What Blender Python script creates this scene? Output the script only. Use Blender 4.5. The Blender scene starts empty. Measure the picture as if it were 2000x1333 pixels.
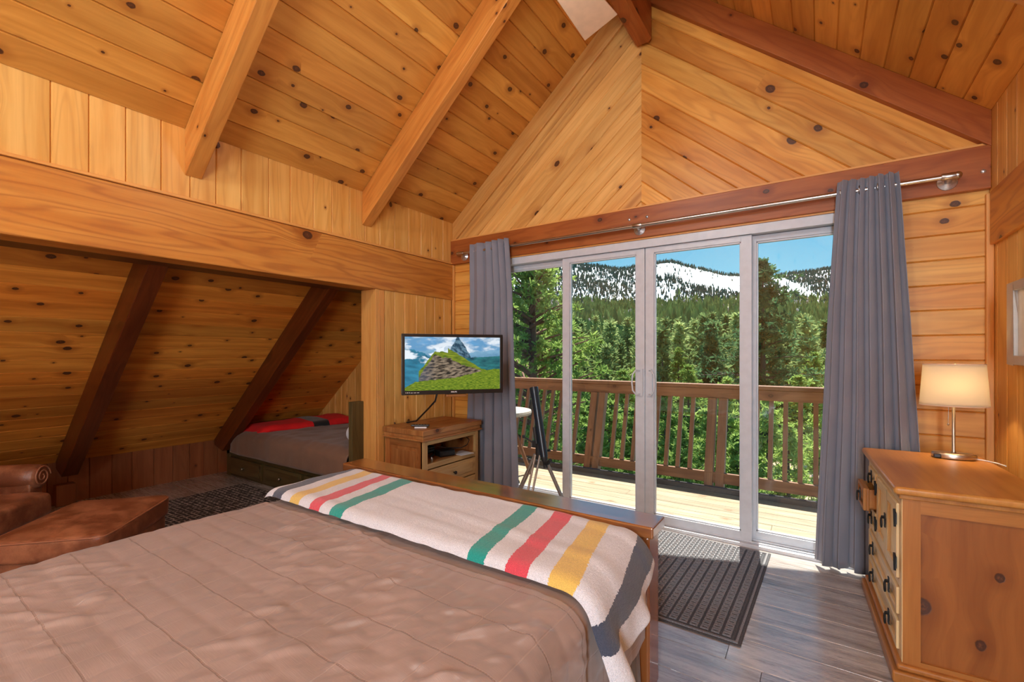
import bpy, bmesh, math, random
import numpy as np
from mathutils import Vector, Matrix, noise
PI = math.pi
R = random.Random(7)
C = bpy.context.scene.collection

# ------------------------------------------------------------------ camera
H = 1.235                                     # eye height above the floor
YAW = math.radians(33.788)
cam = bpy.data.cameras.new('camera'); co = bpy.data.objects.new('camera', cam); C.objects.link(co)
co.location = (0, 0, H); co.rotation_euler = (PI/2, 0, YAW)
cam.sensor_width = 36; cam.lens = 36*896.66/2000; cam.shift_y = 0.01275
cam.clip_start = 0.05; cam.clip_end = 5000
bpy.context.scene.camera = co
# ------------------------------------------------------------------ sky, sun, exposure
S = bpy.context.scene
S.view_settings.view_transform = 'Standard'; S.view_settings.look = 'None'
S.view_settings.gamma = 1; S.view_settings.exposure = 0.35
try: S.view_settings.use_curve_mapping = False
except Exception: pass
S.cycles.use_denoising = True
S.cycles.max_bounces = 10; S.cycles.diffuse_bounces = 5; S.cycles.glossy_bounces = 4
S.cycles.transparent_max_bounces = 12; S.cycles.sample_clamp_indirect = 6
S.cycles.caustics_reflective = False; S.cycles.caustics_refractive = False
W = bpy.data.worlds.new('sky'); S.world = W; W.use_nodes = True
wn = W.node_tree; wn.nodes.clear()
_o = wn.nodes.new('ShaderNodeOutputWorld'); _b = wn.nodes.new('ShaderNodeBackground'); _t = wn.nodes.new('ShaderNodeTexCoord')
_s = wn.nodes.new('ShaderNodeSeparateXYZ'); _r = wn.nodes.new('ShaderNodeValToRGB')
wn.links.new(_t.outputs['Generated'], _s.inputs[0]); wn.links.new(_s.outputs['Z'], _r.inputs[0])
wn.links.new(_r.outputs[0], _b.inputs[0]); wn.links.new(_b.outputs[0], _o.inputs[0])
_e = _r.color_ramp.elements
_e[0].position = 0.0; _e[0].color = (.38, .68, .86, 1); _e[1].position = 1.0; _e[1].color = (.10, .26, .62, 1)
for _p, _c in ((.15, (.24, .58, .80, 1)), (.30, (.09, .40, .68, 1))):
    _q = _e.new(_p); _q.color = _c
_b.inputs['Strength'].default_value = 1.0

def lamp(name, kind, loc, energy, color=(1, 1, 1), size=None, target=None, size_y=None, spread=None):
    l = bpy.data.lights.new(name, kind); o = bpy.data.objects.new(name, l); C.objects.link(o)
    o.location = loc; l.energy = energy; l.color = color
    if kind == 'AREA':
        l.shape = 'RECTANGLE'; l.size = size; l.size_y = size_y or size
    elif size is not None and kind != 'SUN': l.shadow_soft_size = size
    if target is not None:
        o.rotation_euler = (Vector(target) - Vector(loc)).to_track_quat('-Z', 'Y').to_euler()
    return o
SUN_DIR = Vector((-.13, .99, 2.35)).normalized()
sun = lamp('sun', 'SUN', (0, 30, 60), 10.5, (1, .95, .86)); sun.data.angle = math.radians(.6)
sun.rotation_euler = SUN_DIR.to_track_quat('Z', 'Y').to_euler()
# added fill lights, all unseen: two behind the camera, one below the fan
lamp('rear_fill_area', 'AREA', (.47, -2.45, 1.55), 100, (.70, .86, 1), .42, (-1.0, 3, 1.4), 2.2)  # added soft fill; the rear wall has no window
lamp('rear_fill_point', 'POINT', (-1.2, -1.0, 3.3), 100, (.72, .88, 1), .28)  # added fill up under the rear ceiling, no fixture
lamp('fan_fill_point', 'POINT', (-1.05, 1.55, 2.86), 13, (.95, .93, .90), .12)  # guessed light under the fan motor, added as fill

# ------------------------------------------------------------------ node helpers
def mat(name):
    m = bpy.data.materials.new(name); m.use_nodes = True; nt = m.node_tree
    return m, nt, nt.nodes['Principled BSDF']
def lk(nt, a, b): nt.links.new(a, b)
def mth(nt, op, a, b=None, c=None, clamp=False):
    n = nt.nodes.new('ShaderNodeMath'); n.operation = op; n.use_clamp = clamp
    for i, v in enumerate((a, b, c)):
        if v is None: continue
        if isinstance(v, (int, float)): n.inputs[i].default_value = v
        else: lk(nt, v, n.inputs[i])
    return n.outputs[0]
def mapr(nt, v, a, b, c=0., d=1.):
    n = nt.nodes.new('ShaderNodeMapRange'); n.interpolation_type = 'SMOOTHSTEP'
    lk(nt, v, n.inputs[0])
    for i, x in enumerate((a, b, c, d)):
        if isinstance(x, (int, float)): n.inputs[1+i].default_value = x
        else: lk(nt, x, n.inputs[1+i])
    return n.outputs[0]
def comb(nt, x, y, z=0.):
    n = nt.nodes.new('ShaderNodeCombineXYZ')
    for i, v in enumerate((x, y, z)):
        if isinstance(v, (int, float)): n.inputs[i].default_value = v
        else: lk(nt, v, n.inputs[i])
    return n.outputs[0]
def mix(nt, f, a, b, mode='MIX'):
    n = nt.nodes.new('ShaderNodeMix'); n.data_type = 'RGBA'; n.blend_type = mode
    for s, v in ((0, f), (6, a), (7, b)):
        if isinstance(v, (int, float)): n.inputs[s].default_value = v
        elif isinstance(v, tuple): n.inputs[s].default_value = (*v[:3], 1)
        else: lk(nt, v, n.inputs[s])
    return n.outputs[2]
def noi(nt, vec, scale=1., detail=2., rough=.5, dist=0., dim='3D'):
    n = nt.nodes.new('ShaderNodeTexNoise'); n.noise_dimensions = dim
    if vec is not None: lk(nt, vec, n.inputs['Vector'])
    n.inputs['Scale'].default_value = scale; n.inputs['Detail'].default_value = detail
    n.inputs['Roughness'].default_value = rough; n.inputs['Distortion'].default_value = dist
    return n.outputs['Fac']
def bump(nt, h, bsdf, dist=.002, strength=1.):
    n = nt.nodes.new('ShaderNodeBump'); n.inputs['Distance'].default_value = dist; n.inputs['Strength'].default_value = strength
    lk(nt, h, n.inputs['Height']); lk(nt, n.outputs[0], bsdf.inputs['Normal'])
def texco(nt, which='UV'):
    n = nt.nodes.new('ShaderNodeTexCoord'); return n.outputs[which]
def sep(nt, v):
    n = nt.nodes.new('ShaderNodeSeparateXYZ'); lk(nt, v, n.inputs[0]); return n.outputs

def wood(name, light, dark, knot=1.0, kscale=4.0, kr=.015, tone=.25, red=.3, line=.45, rough=.42, streak=.3,
         knotcol=(.055, .018, .008), linecol=None, halo=.5, spec=.4, coat=0., fib=.25):
    m, nt, B = mat(name)
    u, v, _ = sep(nt, texco(nt))
    idx = mth(nt, 'FLOOR', v); vl = mth(nt, 'FRACT', v)
    wnz = nt.nodes.new('ShaderNodeTexWhiteNoise'); wnz.noise_dimensions = '1D'; lk(nt, idx, wnz.inputs['W'])
    rn = wnz.outputs['Value']; rc = sep(nt, wnz.outputs['Color'])
    uu = mth(nt, 'ADD', u, mth(nt, 'MULTIPLY', rn, 37.3))
    vv = mth(nt, 'ADD', vl, mth(nt, 'MULTIPLY', rc[1], 11.))
    vo = nt.nodes.new('ShaderNodeTexVoronoi'); vo.voronoi_dimensions = '2D'
    lk(nt, comb(nt, mth(nt, 'MULTIPLY', uu, kscale*.75), mth(nt, 'MULTIPLY', vv, kscale)), vo.inputs['Vector'])
    vo.inputs['Scale'].default_value = 1
    d = mth(nt, 'DIVIDE', vo.outputs['Distance'], kscale)
    kc = sep(nt, vo.outputs['Color'])
    rk = mth(nt, 'MULTIPLY', mapr(nt, kc[0], 1-knot*.75, 1.0, 0., 1.), kr)
    rk = mth(nt, 'ADD', mth(nt, 'MULTIPLY', rk, 1.0), mth(nt, 'MULTIPLY', mth(nt, 'GREATER_THAN', kc[0], 1-knot*.75), kr*.35))
    kd = mth(nt, 'ADD', d, mth(nt, 'MULTIPLY', noi(nt, comb(nt, uu, vv, idx), 60, 2), .006))
    kd = mth(nt, 'SUBTRACT', kd, .003)
    kmask = mapr(nt, kd, mth(nt, 'MULTIPLY', rk, .75), mth(nt, 'ADD', rk, .0001), 1., 0.)
    hal = mapr(nt, kd, rk, mth(nt, 'MULTIPLY', rk, 3.2), 1., 0.)
    far = mapr(nt, d, mth(nt, 'MULTIPLY', rk, .5), mth(nt, 'MULTIPLY', rk, 6.), 1., 0.)
    gv = mth(nt, 'ADD', vv, mth(nt, 'MULTIPLY', far, mth(nt, 'MULTIPLY', rk, 1.6)))
    big = noi(nt, comb(nt, mth(nt, 'MULTIPLY', uu, .75), mth(nt, 'MULTIPLY', gv, 6.5), idx), 1., 2., .45)
    cont = mth(nt, 'SINE', mth(nt, 'MULTIPLY', big, 70.))
    cont = mth(nt, 'POWER', mth(nt, 'MULTIPLY_ADD', cont, .5, .5), 3.)
    fine = noi(nt, comb(nt, mth(nt, 'MULTIPLY', uu, 5.), mth(nt, 'MULTIPLY', gv, 170.), idx), 1., 3., .6)
    med = noi(nt, comb(nt, mth(nt, 'MULTIPLY', uu, 1.3), mth(nt, 'MULTIPLY', gv, 16.), idx), 1., 3., .55)
    lc = linecol or tuple(x*y for x, y in zip(dark, (.62, .5, .45)))
    col = mix(nt, mapr(nt, med, .3, .72), light, dark)
    col = mix(nt, mth(nt, 'MULTIPLY', cont, line), col, lc)
    col = mix(nt, mth(nt, 'MULTIPLY', mapr(nt, fine, .45, .75), fib), col, lc)
    st = noi(nt, comb(nt, mth(nt, 'MULTIPLY', uu, .5), mth(nt, 'MULTIPLY', gv, 9.), mth(nt, 'ADD', idx, 5.5)), 1., 2.)
    col = mix(nt, mth(nt, 'MULTIPLY', mapr(nt, st, .6, .72), streak), col, lc)
    # each board has its own tone and its own redness
    tv = mth(nt, 'MULTIPLY_ADD', rc[0], tone, 1-tone*.6)
    col = mix(nt, 1.0, col, comb(nt, tv, tv, tv), 'MULTIPLY')
    rr = mth(nt, 'MULTIPLY', rc[2], red)
    col = mix(nt, rr, col, mix(nt, 1.0, col, (.92, .62, .42), 'MULTIPLY'))
    col = mix(nt, mth(nt, 'MULTIPLY', hal, halo), col, tuple(x*y for x, y in zip(dark, (.55, .38, .3))))
    kn = noi(nt, comb(nt, uu, vv, idx), 130, 2); kin = mth(nt, 'MULTIPLY', mapr(nt, mth(nt, 'DIVIDE', kd, mth(nt, 'ADD', rk, .0001)), .75, .15), mapr(nt, kn, .35, .65))
    kc2 = mix(nt, mth(nt, 'MULTIPLY', kin, .6), knotcol, (.20, .065, .022))
    col = mix(nt, mth(nt, 'MULTIPLY', kmask, .93), col, kc2)
    lk(nt, col, B.inputs['Base Color'])
    B.inputs['Roughness'].default_value = rough
    B.inputs['Specular IOR Level'].default_value = spec
    if coat: B.inputs['Coat Weight'].default_value = coat; B.inputs['Coat Roughness'].default_value = .13
    bump(nt, mth(nt, 'ADD', mth(nt, 'MULTIPLY', fine, .3), mth(nt, 'MULTIPLY', kmask, -.5)), B, .0012, .5)
    return m

def plain(name, col, rough=.5, metal=0., spec=.5, nscale=0, namt=.0, bumpd=0., bscale=200, **kw):
    m, nt, B = mat(name)
    B.inputs['Roughness'].default_value = rough; B.inputs['Metallic'].default_value = metal
    B.inputs['Specular IOR Level'].default_value = spec
    B.inputs['Base Color'].default_value = (*col, 1)
    ob = texco(nt, 'Object')
    n = noi(nt, ob, nscale or 20, 3)
    lk(nt, mix(nt, mapr(nt, n, .3, .7), tuple(x*(1-(namt or .04)) for x in col), tuple(min(1, x*(1+(namt or .04))) for x in col)), B.inputs['Base Color'])
    if bumpd: bump(nt, noi(nt, ob, bscale, 3), B, bumpd, 1)
    for k, v in kw.items(): B.inputs[k.replace('_', ' ')].default_value = v
    return m

M = {}
M['ceil'] = wood('ceiling_pine', (.78, .40, .085), (.62, .28, .048), knot=1.15, kscale=5.0, kr=.014, tone=.32, red=.45, line=.12, streak=.25, fib=.12)
M['wall'] = wood('wall_pine', (.84, .49, .14), (.72, .36, .078), knot=.8, kscale=4.2, kr=.013, tone=.16, red=.25, line=.22, streak=.12, fib=.12)
M['gableL'] = wood('gable_pine', (.84, .49, .155), (.72, .36, .09), knot=.8, kscale=3.8, kr=.017, tone=.2, red=.25, line=.2, streak=.75, fib=.2)
M['gableR'] = wood('gable_pine_right', (.82, .42, .090), (.68, .29, .045), knot=.8, kscale=3.0, kr=.02, tone=.28, red=.6, line=.3, streak=.3, fib=.12)
M['horiz'] = wood('horizontal_pine', (.84, .46, .105), (.72, .34, .062), knot=.6, kscale=3.6, kr=.014, tone=.2, red=.5, line=.28, streak=.2, fib=.12)
M['alcove'] = wood('alcove_pine', (.82, .37, .06), (.60, .225, .030), knot=1.2, kscale=4.6, kr=.0145, tone=.5, red=.7, line=.12, streak=.35, fib=.12)
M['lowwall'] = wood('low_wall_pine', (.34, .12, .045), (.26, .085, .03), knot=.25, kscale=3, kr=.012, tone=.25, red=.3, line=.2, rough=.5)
M['beam'] = wood('beam_fir', (.66, .285, .055), (.56, .205, .034), knot=.8, kscale=2.1, kr=.026, tone=.06, red=.2, line=.42, streak=.2, halo=.7, fib=.12, linecol=(.30, .075, .018))
M['rafter'] = wood('rafter_fir', (.72, .33, .072), (.60, .23, .042), knot=.8, kscale=3.6, kr=.014, tone=.1, red=.3, line=.25, streak=.3)
M['header'] = wood('header_fir', (.44, .135, .030), (.34, .09, .018), knot=.9, kscale=3.6, kr=.015, tone=.05, red=.2, line=.3, streak=.5, halo=.6)
M['ridge'] = wood('ridge_fir', (.46, .15, .035), (.36, .10, .022), knot=.4, kscale=3, kr=.018, tone=.05, line=.3)
M['darkbeam'] = wood('dark_stained_fir', (.17, .042, .010), (.105, .024, .006), knot=.5, kscale=3, kr=.016, tone=.1, line=.3, rough=.32, streak=.4)
M['soffit'] = wood('soffit_brown', (.13, .05, .014), (.09, .033, .010), knot=.3, tone=.1, line=.2)
M['strip'] = wood('strip_pine', (.80, .42, .12), (.72, .33, .08), knot=0, tone=.08, line=.15)
M['dresser'] = wood('dresser_pine', (.50, .22, .052), (.38, .145, .03), knot=.6, kscale=3.0, kr=.019, tone=.14, red=.3, line=.1, streak=.25, halo=.8, rough=.4, fib=.2)
M['dresser_light'] = wood('dresser_front_pine', (.86, .66, .36), (.76, .54, .26), knot=.4, kscale=3.5, kr=.012, tone=.12, red=.2, line=.15, rough=.4)  # paler than the carcass: window light on the front put into the base colour
M['dresser_top'] = wood('dresser_top_pine', (.62, .30, .075), (.50, .21, .045), knot=.1, kscale=3, kr=.01, tone=.06, line=.1, rough=.3, streak=.3, fib=.15)
M['stand'] = wood('stand_pine', (.50, .23, .075), (.34, .13, .036), knot=.7, kscale=5, kr=.014, tone=.2, red=.3, line=.3, rough=.4, halo=.8)
M['stand_light'] = wood('stand_front_pine', (.66, .44, .19), (.52, .32, .12), knot=.3, kscale=4, kr=.012, tone=.15, red=.2, line=.25, rough=.4)
M['foot'] = wood('footboard_wood', (.42, .165, .05), (.30, .105, .03), knot=.5, kscale=2.4, kr=.02, tone=.1, red=.2, line=.45, streak=.6, rough=.22, spec=.6, coat=.8)
M['footcap'] = wood('footboard_cap_varnished', (.36, .14, .045), (.22, .08, .025), knot=.6, kscale=2.4, kr=.02, tone=.0, red=.1, line=.6, streak=.7, rough=.25, spec=.6, coat=1.)
M['footcap'].node_tree.nodes['Principled BSDF'].inputs['Coat IOR'].default_value = 2.1
M['rail'] = wood('railing_cedar', (.29, .14, .07), (.20, .092, .045), knot=.5, kscale=3.5, kr=.014, tone=.2, red=.3, line=.3, streak=.4, rough=.6)
M['deck'] = wood('deck_boards', (.40, .34, .235), (.30, .24, .15), knot=.5, kscale=3, kr=.012, tone=.2, red=.25, line=.3, streak=.3, rough=.6, knotcol=(.28, .15, .07))
M['green_wood'] = wood('olive_brown_wood', (.12, .085, .030), (.075, .05, .017), knot=.3, tone=.1, line=.3, rough=.4)
M['lamb'] = M['stand_light']
def floor_mat():
    m, nt, B = mat('weathered_laminate')
    u, v, _ = sep(nt, texco(nt)); idx = mth(nt, 'FLOOR', v); vl = mth(nt, 'FRACT', v)
    w = nt.nodes.new('ShaderNodeTexWhiteNoise'); w.noise_dimensions = '1D'; lk(nt, idx, w.inputs['W']); rc = sep(nt, w.outputs['Color'])
    uu = mth(nt, 'ADD', u, mth(nt, 'MULTIPLY', rc[0], 31.))
    g = noi(nt, comb(nt, mth(nt, 'MULTIPLY', uu, 2.2), mth(nt, 'MULTIPLY', vl, 26.), idx), 1., 6., .68, .4)
    f = noi(nt, comb(nt, mth(nt, 'MULTIPLY', uu, 9.), mth(nt, 'MULTIPLY', vl, 140.), idx), 1., 4., .7)
    b = noi(nt, comb(nt, mth(nt, 'MULTIPLY', uu, .9), mth(nt, 'MULTIPLY', vl, 6.), mth(nt, 'ADD', idx, 3.)), 1., 3., .6)
    col = mix(nt, mapr(nt, g, .32, .66), (.19, .155, .135), (.60, .54, .50))
    col = mix(nt, mth(nt, 'MULTIPLY', mapr(nt, b, .42, .66), .55), col, (.68, .62, .57))
    col = mix(nt, mth(nt, 'MULTIPLY', mapr(nt, f, .52, .66), .75), col, (.10, .07, .055))
    col = mix(nt, mth(nt, 'MULTIPLY', rc[1], .35), col, (.36, .27, .22))
    lk(nt, col, B.inputs['Base Color'])
    lk(nt, mapr(nt, f, .3, .7, .16, .36), B.inputs['Roughness']); B.inputs['Specular IOR Level'].default_value = .65; B.inputs['Coat Weight'].default_value = .7; B.inputs['Coat Roughness'].default_value = .16; B.inputs['Coat IOR'].default_value = 1.8
    bump(nt, mth(nt, 'ADD', g, mth(nt, 'MULTIPLY', f, .5)), B, .0025, .6)
    return m
M['floor'] = floor_mat()
M['vinyl'] = plain('white_vinyl', (.60, .62, .66), .35)
M['steel'] = plain('brushed_steel', (.50, .46, .42), .28, 1.0)
M['galv'] = plain('galvanised_steel', (.66, .68, .70), .38, .9, nscale=60, namt=.2)
M['nickel'] = plain('brushed_nickel', (.55, .49, .40), .3, 1.0)
M['black'] = plain('black_plastic', (.012, .012, .013), .3)
M['blackmat'] = plain('black_matt', (.02, .02, .021), .6)
M['iron'] = plain('black_iron', (.018, .017, .016), .45, .4)
M['bluetube'] = plain('dark_blue_tube', (.012, .022, .034), .28, .0)
M['alu'] = plain('tripod_aluminium', (.42, .38, .33), .4, .6)
M['white'] = plain('white_paper', (.78, .78, .80), .6)
M['cream'] = plain('cream_blade', (.78, .55, .38), .45)
M['creamedge'] = plain('cream_edge', (.85, .80, .74), .4)
M['curtain'] = None
def fabric(name, col, scale=900, amt=.12, bd=.0006, rough=.85, sheen=.3, big=None):
    m, nt, B = mat(name); ob = texco(nt, 'Object')
    n = noi(nt, ob, scale, 2); n2 = noi(nt, ob, big or 6, 3)
    f = mth(nt, 'ADD', mth(nt, 'MULTIPLY', n, .5), mth(nt, 'MULTIPLY', n2, .5))
    lk(nt, mix(nt, mapr(nt, f, .35, .65), tuple(x*(1-amt) for x in col), tuple(x*(1+amt) for x in col)), B.inputs['Base Color'])
    B.inputs['Roughness'].default_value = rough; B.inputs['Sheen Weight'].default_value = sheen
    bump(nt, n, B, bd, .6)
    return m
M['curtain'] = fabric('grey_curtain', (.235, .24, .285), 1100, .06, sheen=.2, rough=.8)
M['tan'] = fabric('brown_skirt', (.13, .085, .06), 700, .1)
M['twin'] = fabric('brown_duvet', (.20, .105, .062), 300, .1, sheen=.2)
M['redwool'] = fabric('red_wool', (.80, .010, .012), 500, .15, .002, sheen=.03)
M['blackwool'] = fabric('black_wool', (.012, .010, .012), 500, .15, .002)
M['sheet'] = fabric('white_cotton', (.72, .72, .74), 500, .05)
def comforter_mat():
    m, nt, B = mat('taupe_satin_comforter')
    u, v, _ = sep(nt, texco(nt))
    ob = texco(nt, 'Object')
    n = noi(nt, ob, 5, 3); fine = noi(nt, comb(nt, mth(nt, 'MULTIPLY', u, 18.), mth(nt, 'MULTIPLY', v, 420.)), 1., 2.)
    col = mix(nt, mapr(nt, n, .3, .7), (.33, .245, .212), (.37, .275, .24))
    # corded seams every 155 mm
    a = mth(nt, 'ABSOLUTE', mth(nt, 'SUBTRACT', mth(nt, 'FRACT', mth(nt, 'DIVIDE', v, .155)), .5))
    b = mth(nt, 'ABSOLUTE', mth(nt, 'SUBTRACT', mth(nt, 'FRACT', mth(nt, 'DIVIDE', u, .155)), .5))
    sa = mapr(nt, a, .478, .492); sb = mapr(nt, b, .485, .496)
    stitch = mapr(nt, mth(nt, 'SINE', mth(nt, 'MULTIPLY', u, 900.)), -.3, .3, .35, 1.)
    col = mix(nt, mth(nt, 'MULTIPLY', mth(nt, 'MULTIPLY', sa, stitch), .6), col, (.20, .115, .08))
    col = mix(nt, mth(nt, 'MULTIPLY', sb, .35), col, (.50, .36, .29))
    lk(nt, col, B.inputs['Base Color'])
    B.inputs['Roughness'].default_value = .31; B.inputs['Specular IOR Level'].default_value = .5
    B.inputs['Sheen Weight'].default_value = .25
    h = mth(nt, 'ADD', mth(nt, 'MULTIPLY', fine, .25), mth(nt, 'MULTIPLY', mth(nt, 'MAXIMUM', sa, sb), -.6))
    bump(nt, h, B, .002, .6)
    return m
M['comforter'] = comforter_mat()
def wool_mat():
    m, nt, B = mat('striped_wool')
    u, v, _ = sep(nt, texco(nt))
    ob = texco(nt, 'Object')
    wob = mth(nt, 'MULTIPLY', mth(nt, 'SUBTRACT', noi(nt, ob, 160, 2), .5), .012)
    x = mth(nt, 'ADD', u, wob)
    W_ = (.72, .73, .78); N_ = (.062, .075, .115); Y_ = (.78, .53, .13); R_ = (.70, .075, .105); T_ = (.012, .32, .27)
    bands = [(-2.07, N_), (-1.93, Y_), (-1.785, R_), (-1.645, T_), (-.935, T_), (-.785, R_), (-.635, Y_), (-.475, N_)]
    ramp = nt.nodes.new('ShaderNodeValToRGB'); ramp.color_ramp.interpolation = 'CONSTANT'
    lk(nt, mth(nt, 'DIVIDE', mth(nt, 'ADD', x, 2.4), 2.5), ramp.inputs[0])
    e = ramp.color_ramp.elements; e[0].position = 0; e[0].color = (*W_, 1); e[1].position = .999; e[1].color = (*W_, 1)
    for c, k in bands:
        hw = .037
        q = e.new((c-hw+2.4)/2.5); q.color = (*k, 1); q = e.new((c+hw+2.4)/2.5); q.color = (*W_, 1)
    n = noi(nt, ob, 420, 3)
    col = mix(nt, 1., ramp.outputs[0], mix(nt, mapr(nt, n, .3, .7), (.80, .80, .80), (1.1, 1.1, 1.1)), 'MULTIPLY')
    lk(nt, col, B.inputs['Base Color']); B.inputs['Roughness'].default_value = .95; B.inputs['Sheen Weight'].default_value = .4
    B.inputs['Specular IOR Level'].default_value = .15
    bump(nt, mth(nt, 'ADD', n, noi(nt, ob, 90, 3)), B, .003, .7)
    return m
M['wool'] = wool_mat()
def leather():
    m, nt, B = mat('worn_brown_leather'); ob = texco(nt, 'Object')
    n = noi(nt, ob, 7, 5, .6); n2 = noi(nt, ob, 2.5, 3)
    col = mix(nt, mapr(nt, n, .38, .66), (.20, .062, .026), (.42, .165, .078))
    col = mix(nt, mth(nt, 'MULTIPLY', mapr(nt, n2, .5, .7), .5), col, (.13, .042, .022))
    lk(nt, col, B.inputs['Base Color']); B.inputs['Roughness'].default_value = .36
    bump(nt, mth(nt, 'ADD', noi(nt, ob, 260, 2), mth(nt, 'MULTIPLY', n, 2)), B, .002, .5)
    return m
M['leather'] = leather()
M['piping'] = plain('leather_piping', (.36, .135, .065), .45)
def glassm():
    m = bpy.data.materials.new('pane_glass'); m.use_nodes = True; nt = m.node_tree; nt.nodes.clear()
    o = nt.nodes.new('ShaderNodeOutputMaterial'); a = nt.nodes.new('ShaderNodeBsdfTransparent'); g = nt.nodes.new('ShaderNodeBsdfGlossy')
    x = nt.nodes.new('ShaderNodeMixShader'); fr = nt.nodes.new('ShaderNodeLayerWeight'); fr.inputs[0].default_value = .5
    a.inputs[0].default_value = (.95, .97, .96, 1); g.inputs['Roughness'].default_value = .01; g.inputs[0].default_value = (.9, 1, .97, 1)
    lk(nt, mth(nt, 'MULTIPLY_ADD', mth(nt, 'POWER', fr.outputs['Facing'], 5.), .9, .035), x.inputs[0]); lk(nt, a.outputs[0], x.inputs[1]); lk(nt, g.outputs[0], x.inputs[2]); lk(nt, x.outputs[0], o.inputs[0])
    return m
M['glass'] = glassm()
def ragmat(name, base, rib):
    m, nt, B = mat(name)
    u, v, _ = sep(nt, texco(nt))
    return m, nt, B, u, v
def rugm():
    m, nt, B, u, v = ragmat('plaid_rug', 0, 0)
    ob = texco(nt, 'Object')
    jit = mth(nt, 'MULTIPLY', noi(nt, ob, 60, 2), .012)
    a = mapr(nt, mth(nt, 'ABSOLUTE', mth(nt, 'SUBTRACT', mth(nt, 'FRACT', mth(nt, 'DIVIDE', mth(nt, 'ADD', u, jit), .05)), .5)), .30, .42)
    b = mapr(nt, mth(nt, 'ABSOLUTE', mth(nt, 'SUBTRACT', mth(nt, 'FRACT', mth(nt, 'DIVIDE', mth(nt, 'ADD', v, jit), .035)), .5)), .28, .42)
    f = mth(nt, 'MULTIPLY', mth(nt, 'MAXIMUM', a, b), mapr(nt, mth(nt, 'ADD', mth(nt, 'MULTIPLY', noi(nt, ob, 220, 2), .4), mth(nt, 'MULTIPLY', noi(nt, ob, 26, 3), .6)), .38, .6))
    lk(nt, mix(nt, f, (.03, .024, .022), (.48, .40, .35)), B.inputs['Base Color']); B.inputs['Roughness'].default_value = .95
    bump(nt, f, B, .003); return m
M['rug'] = rugm()
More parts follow.
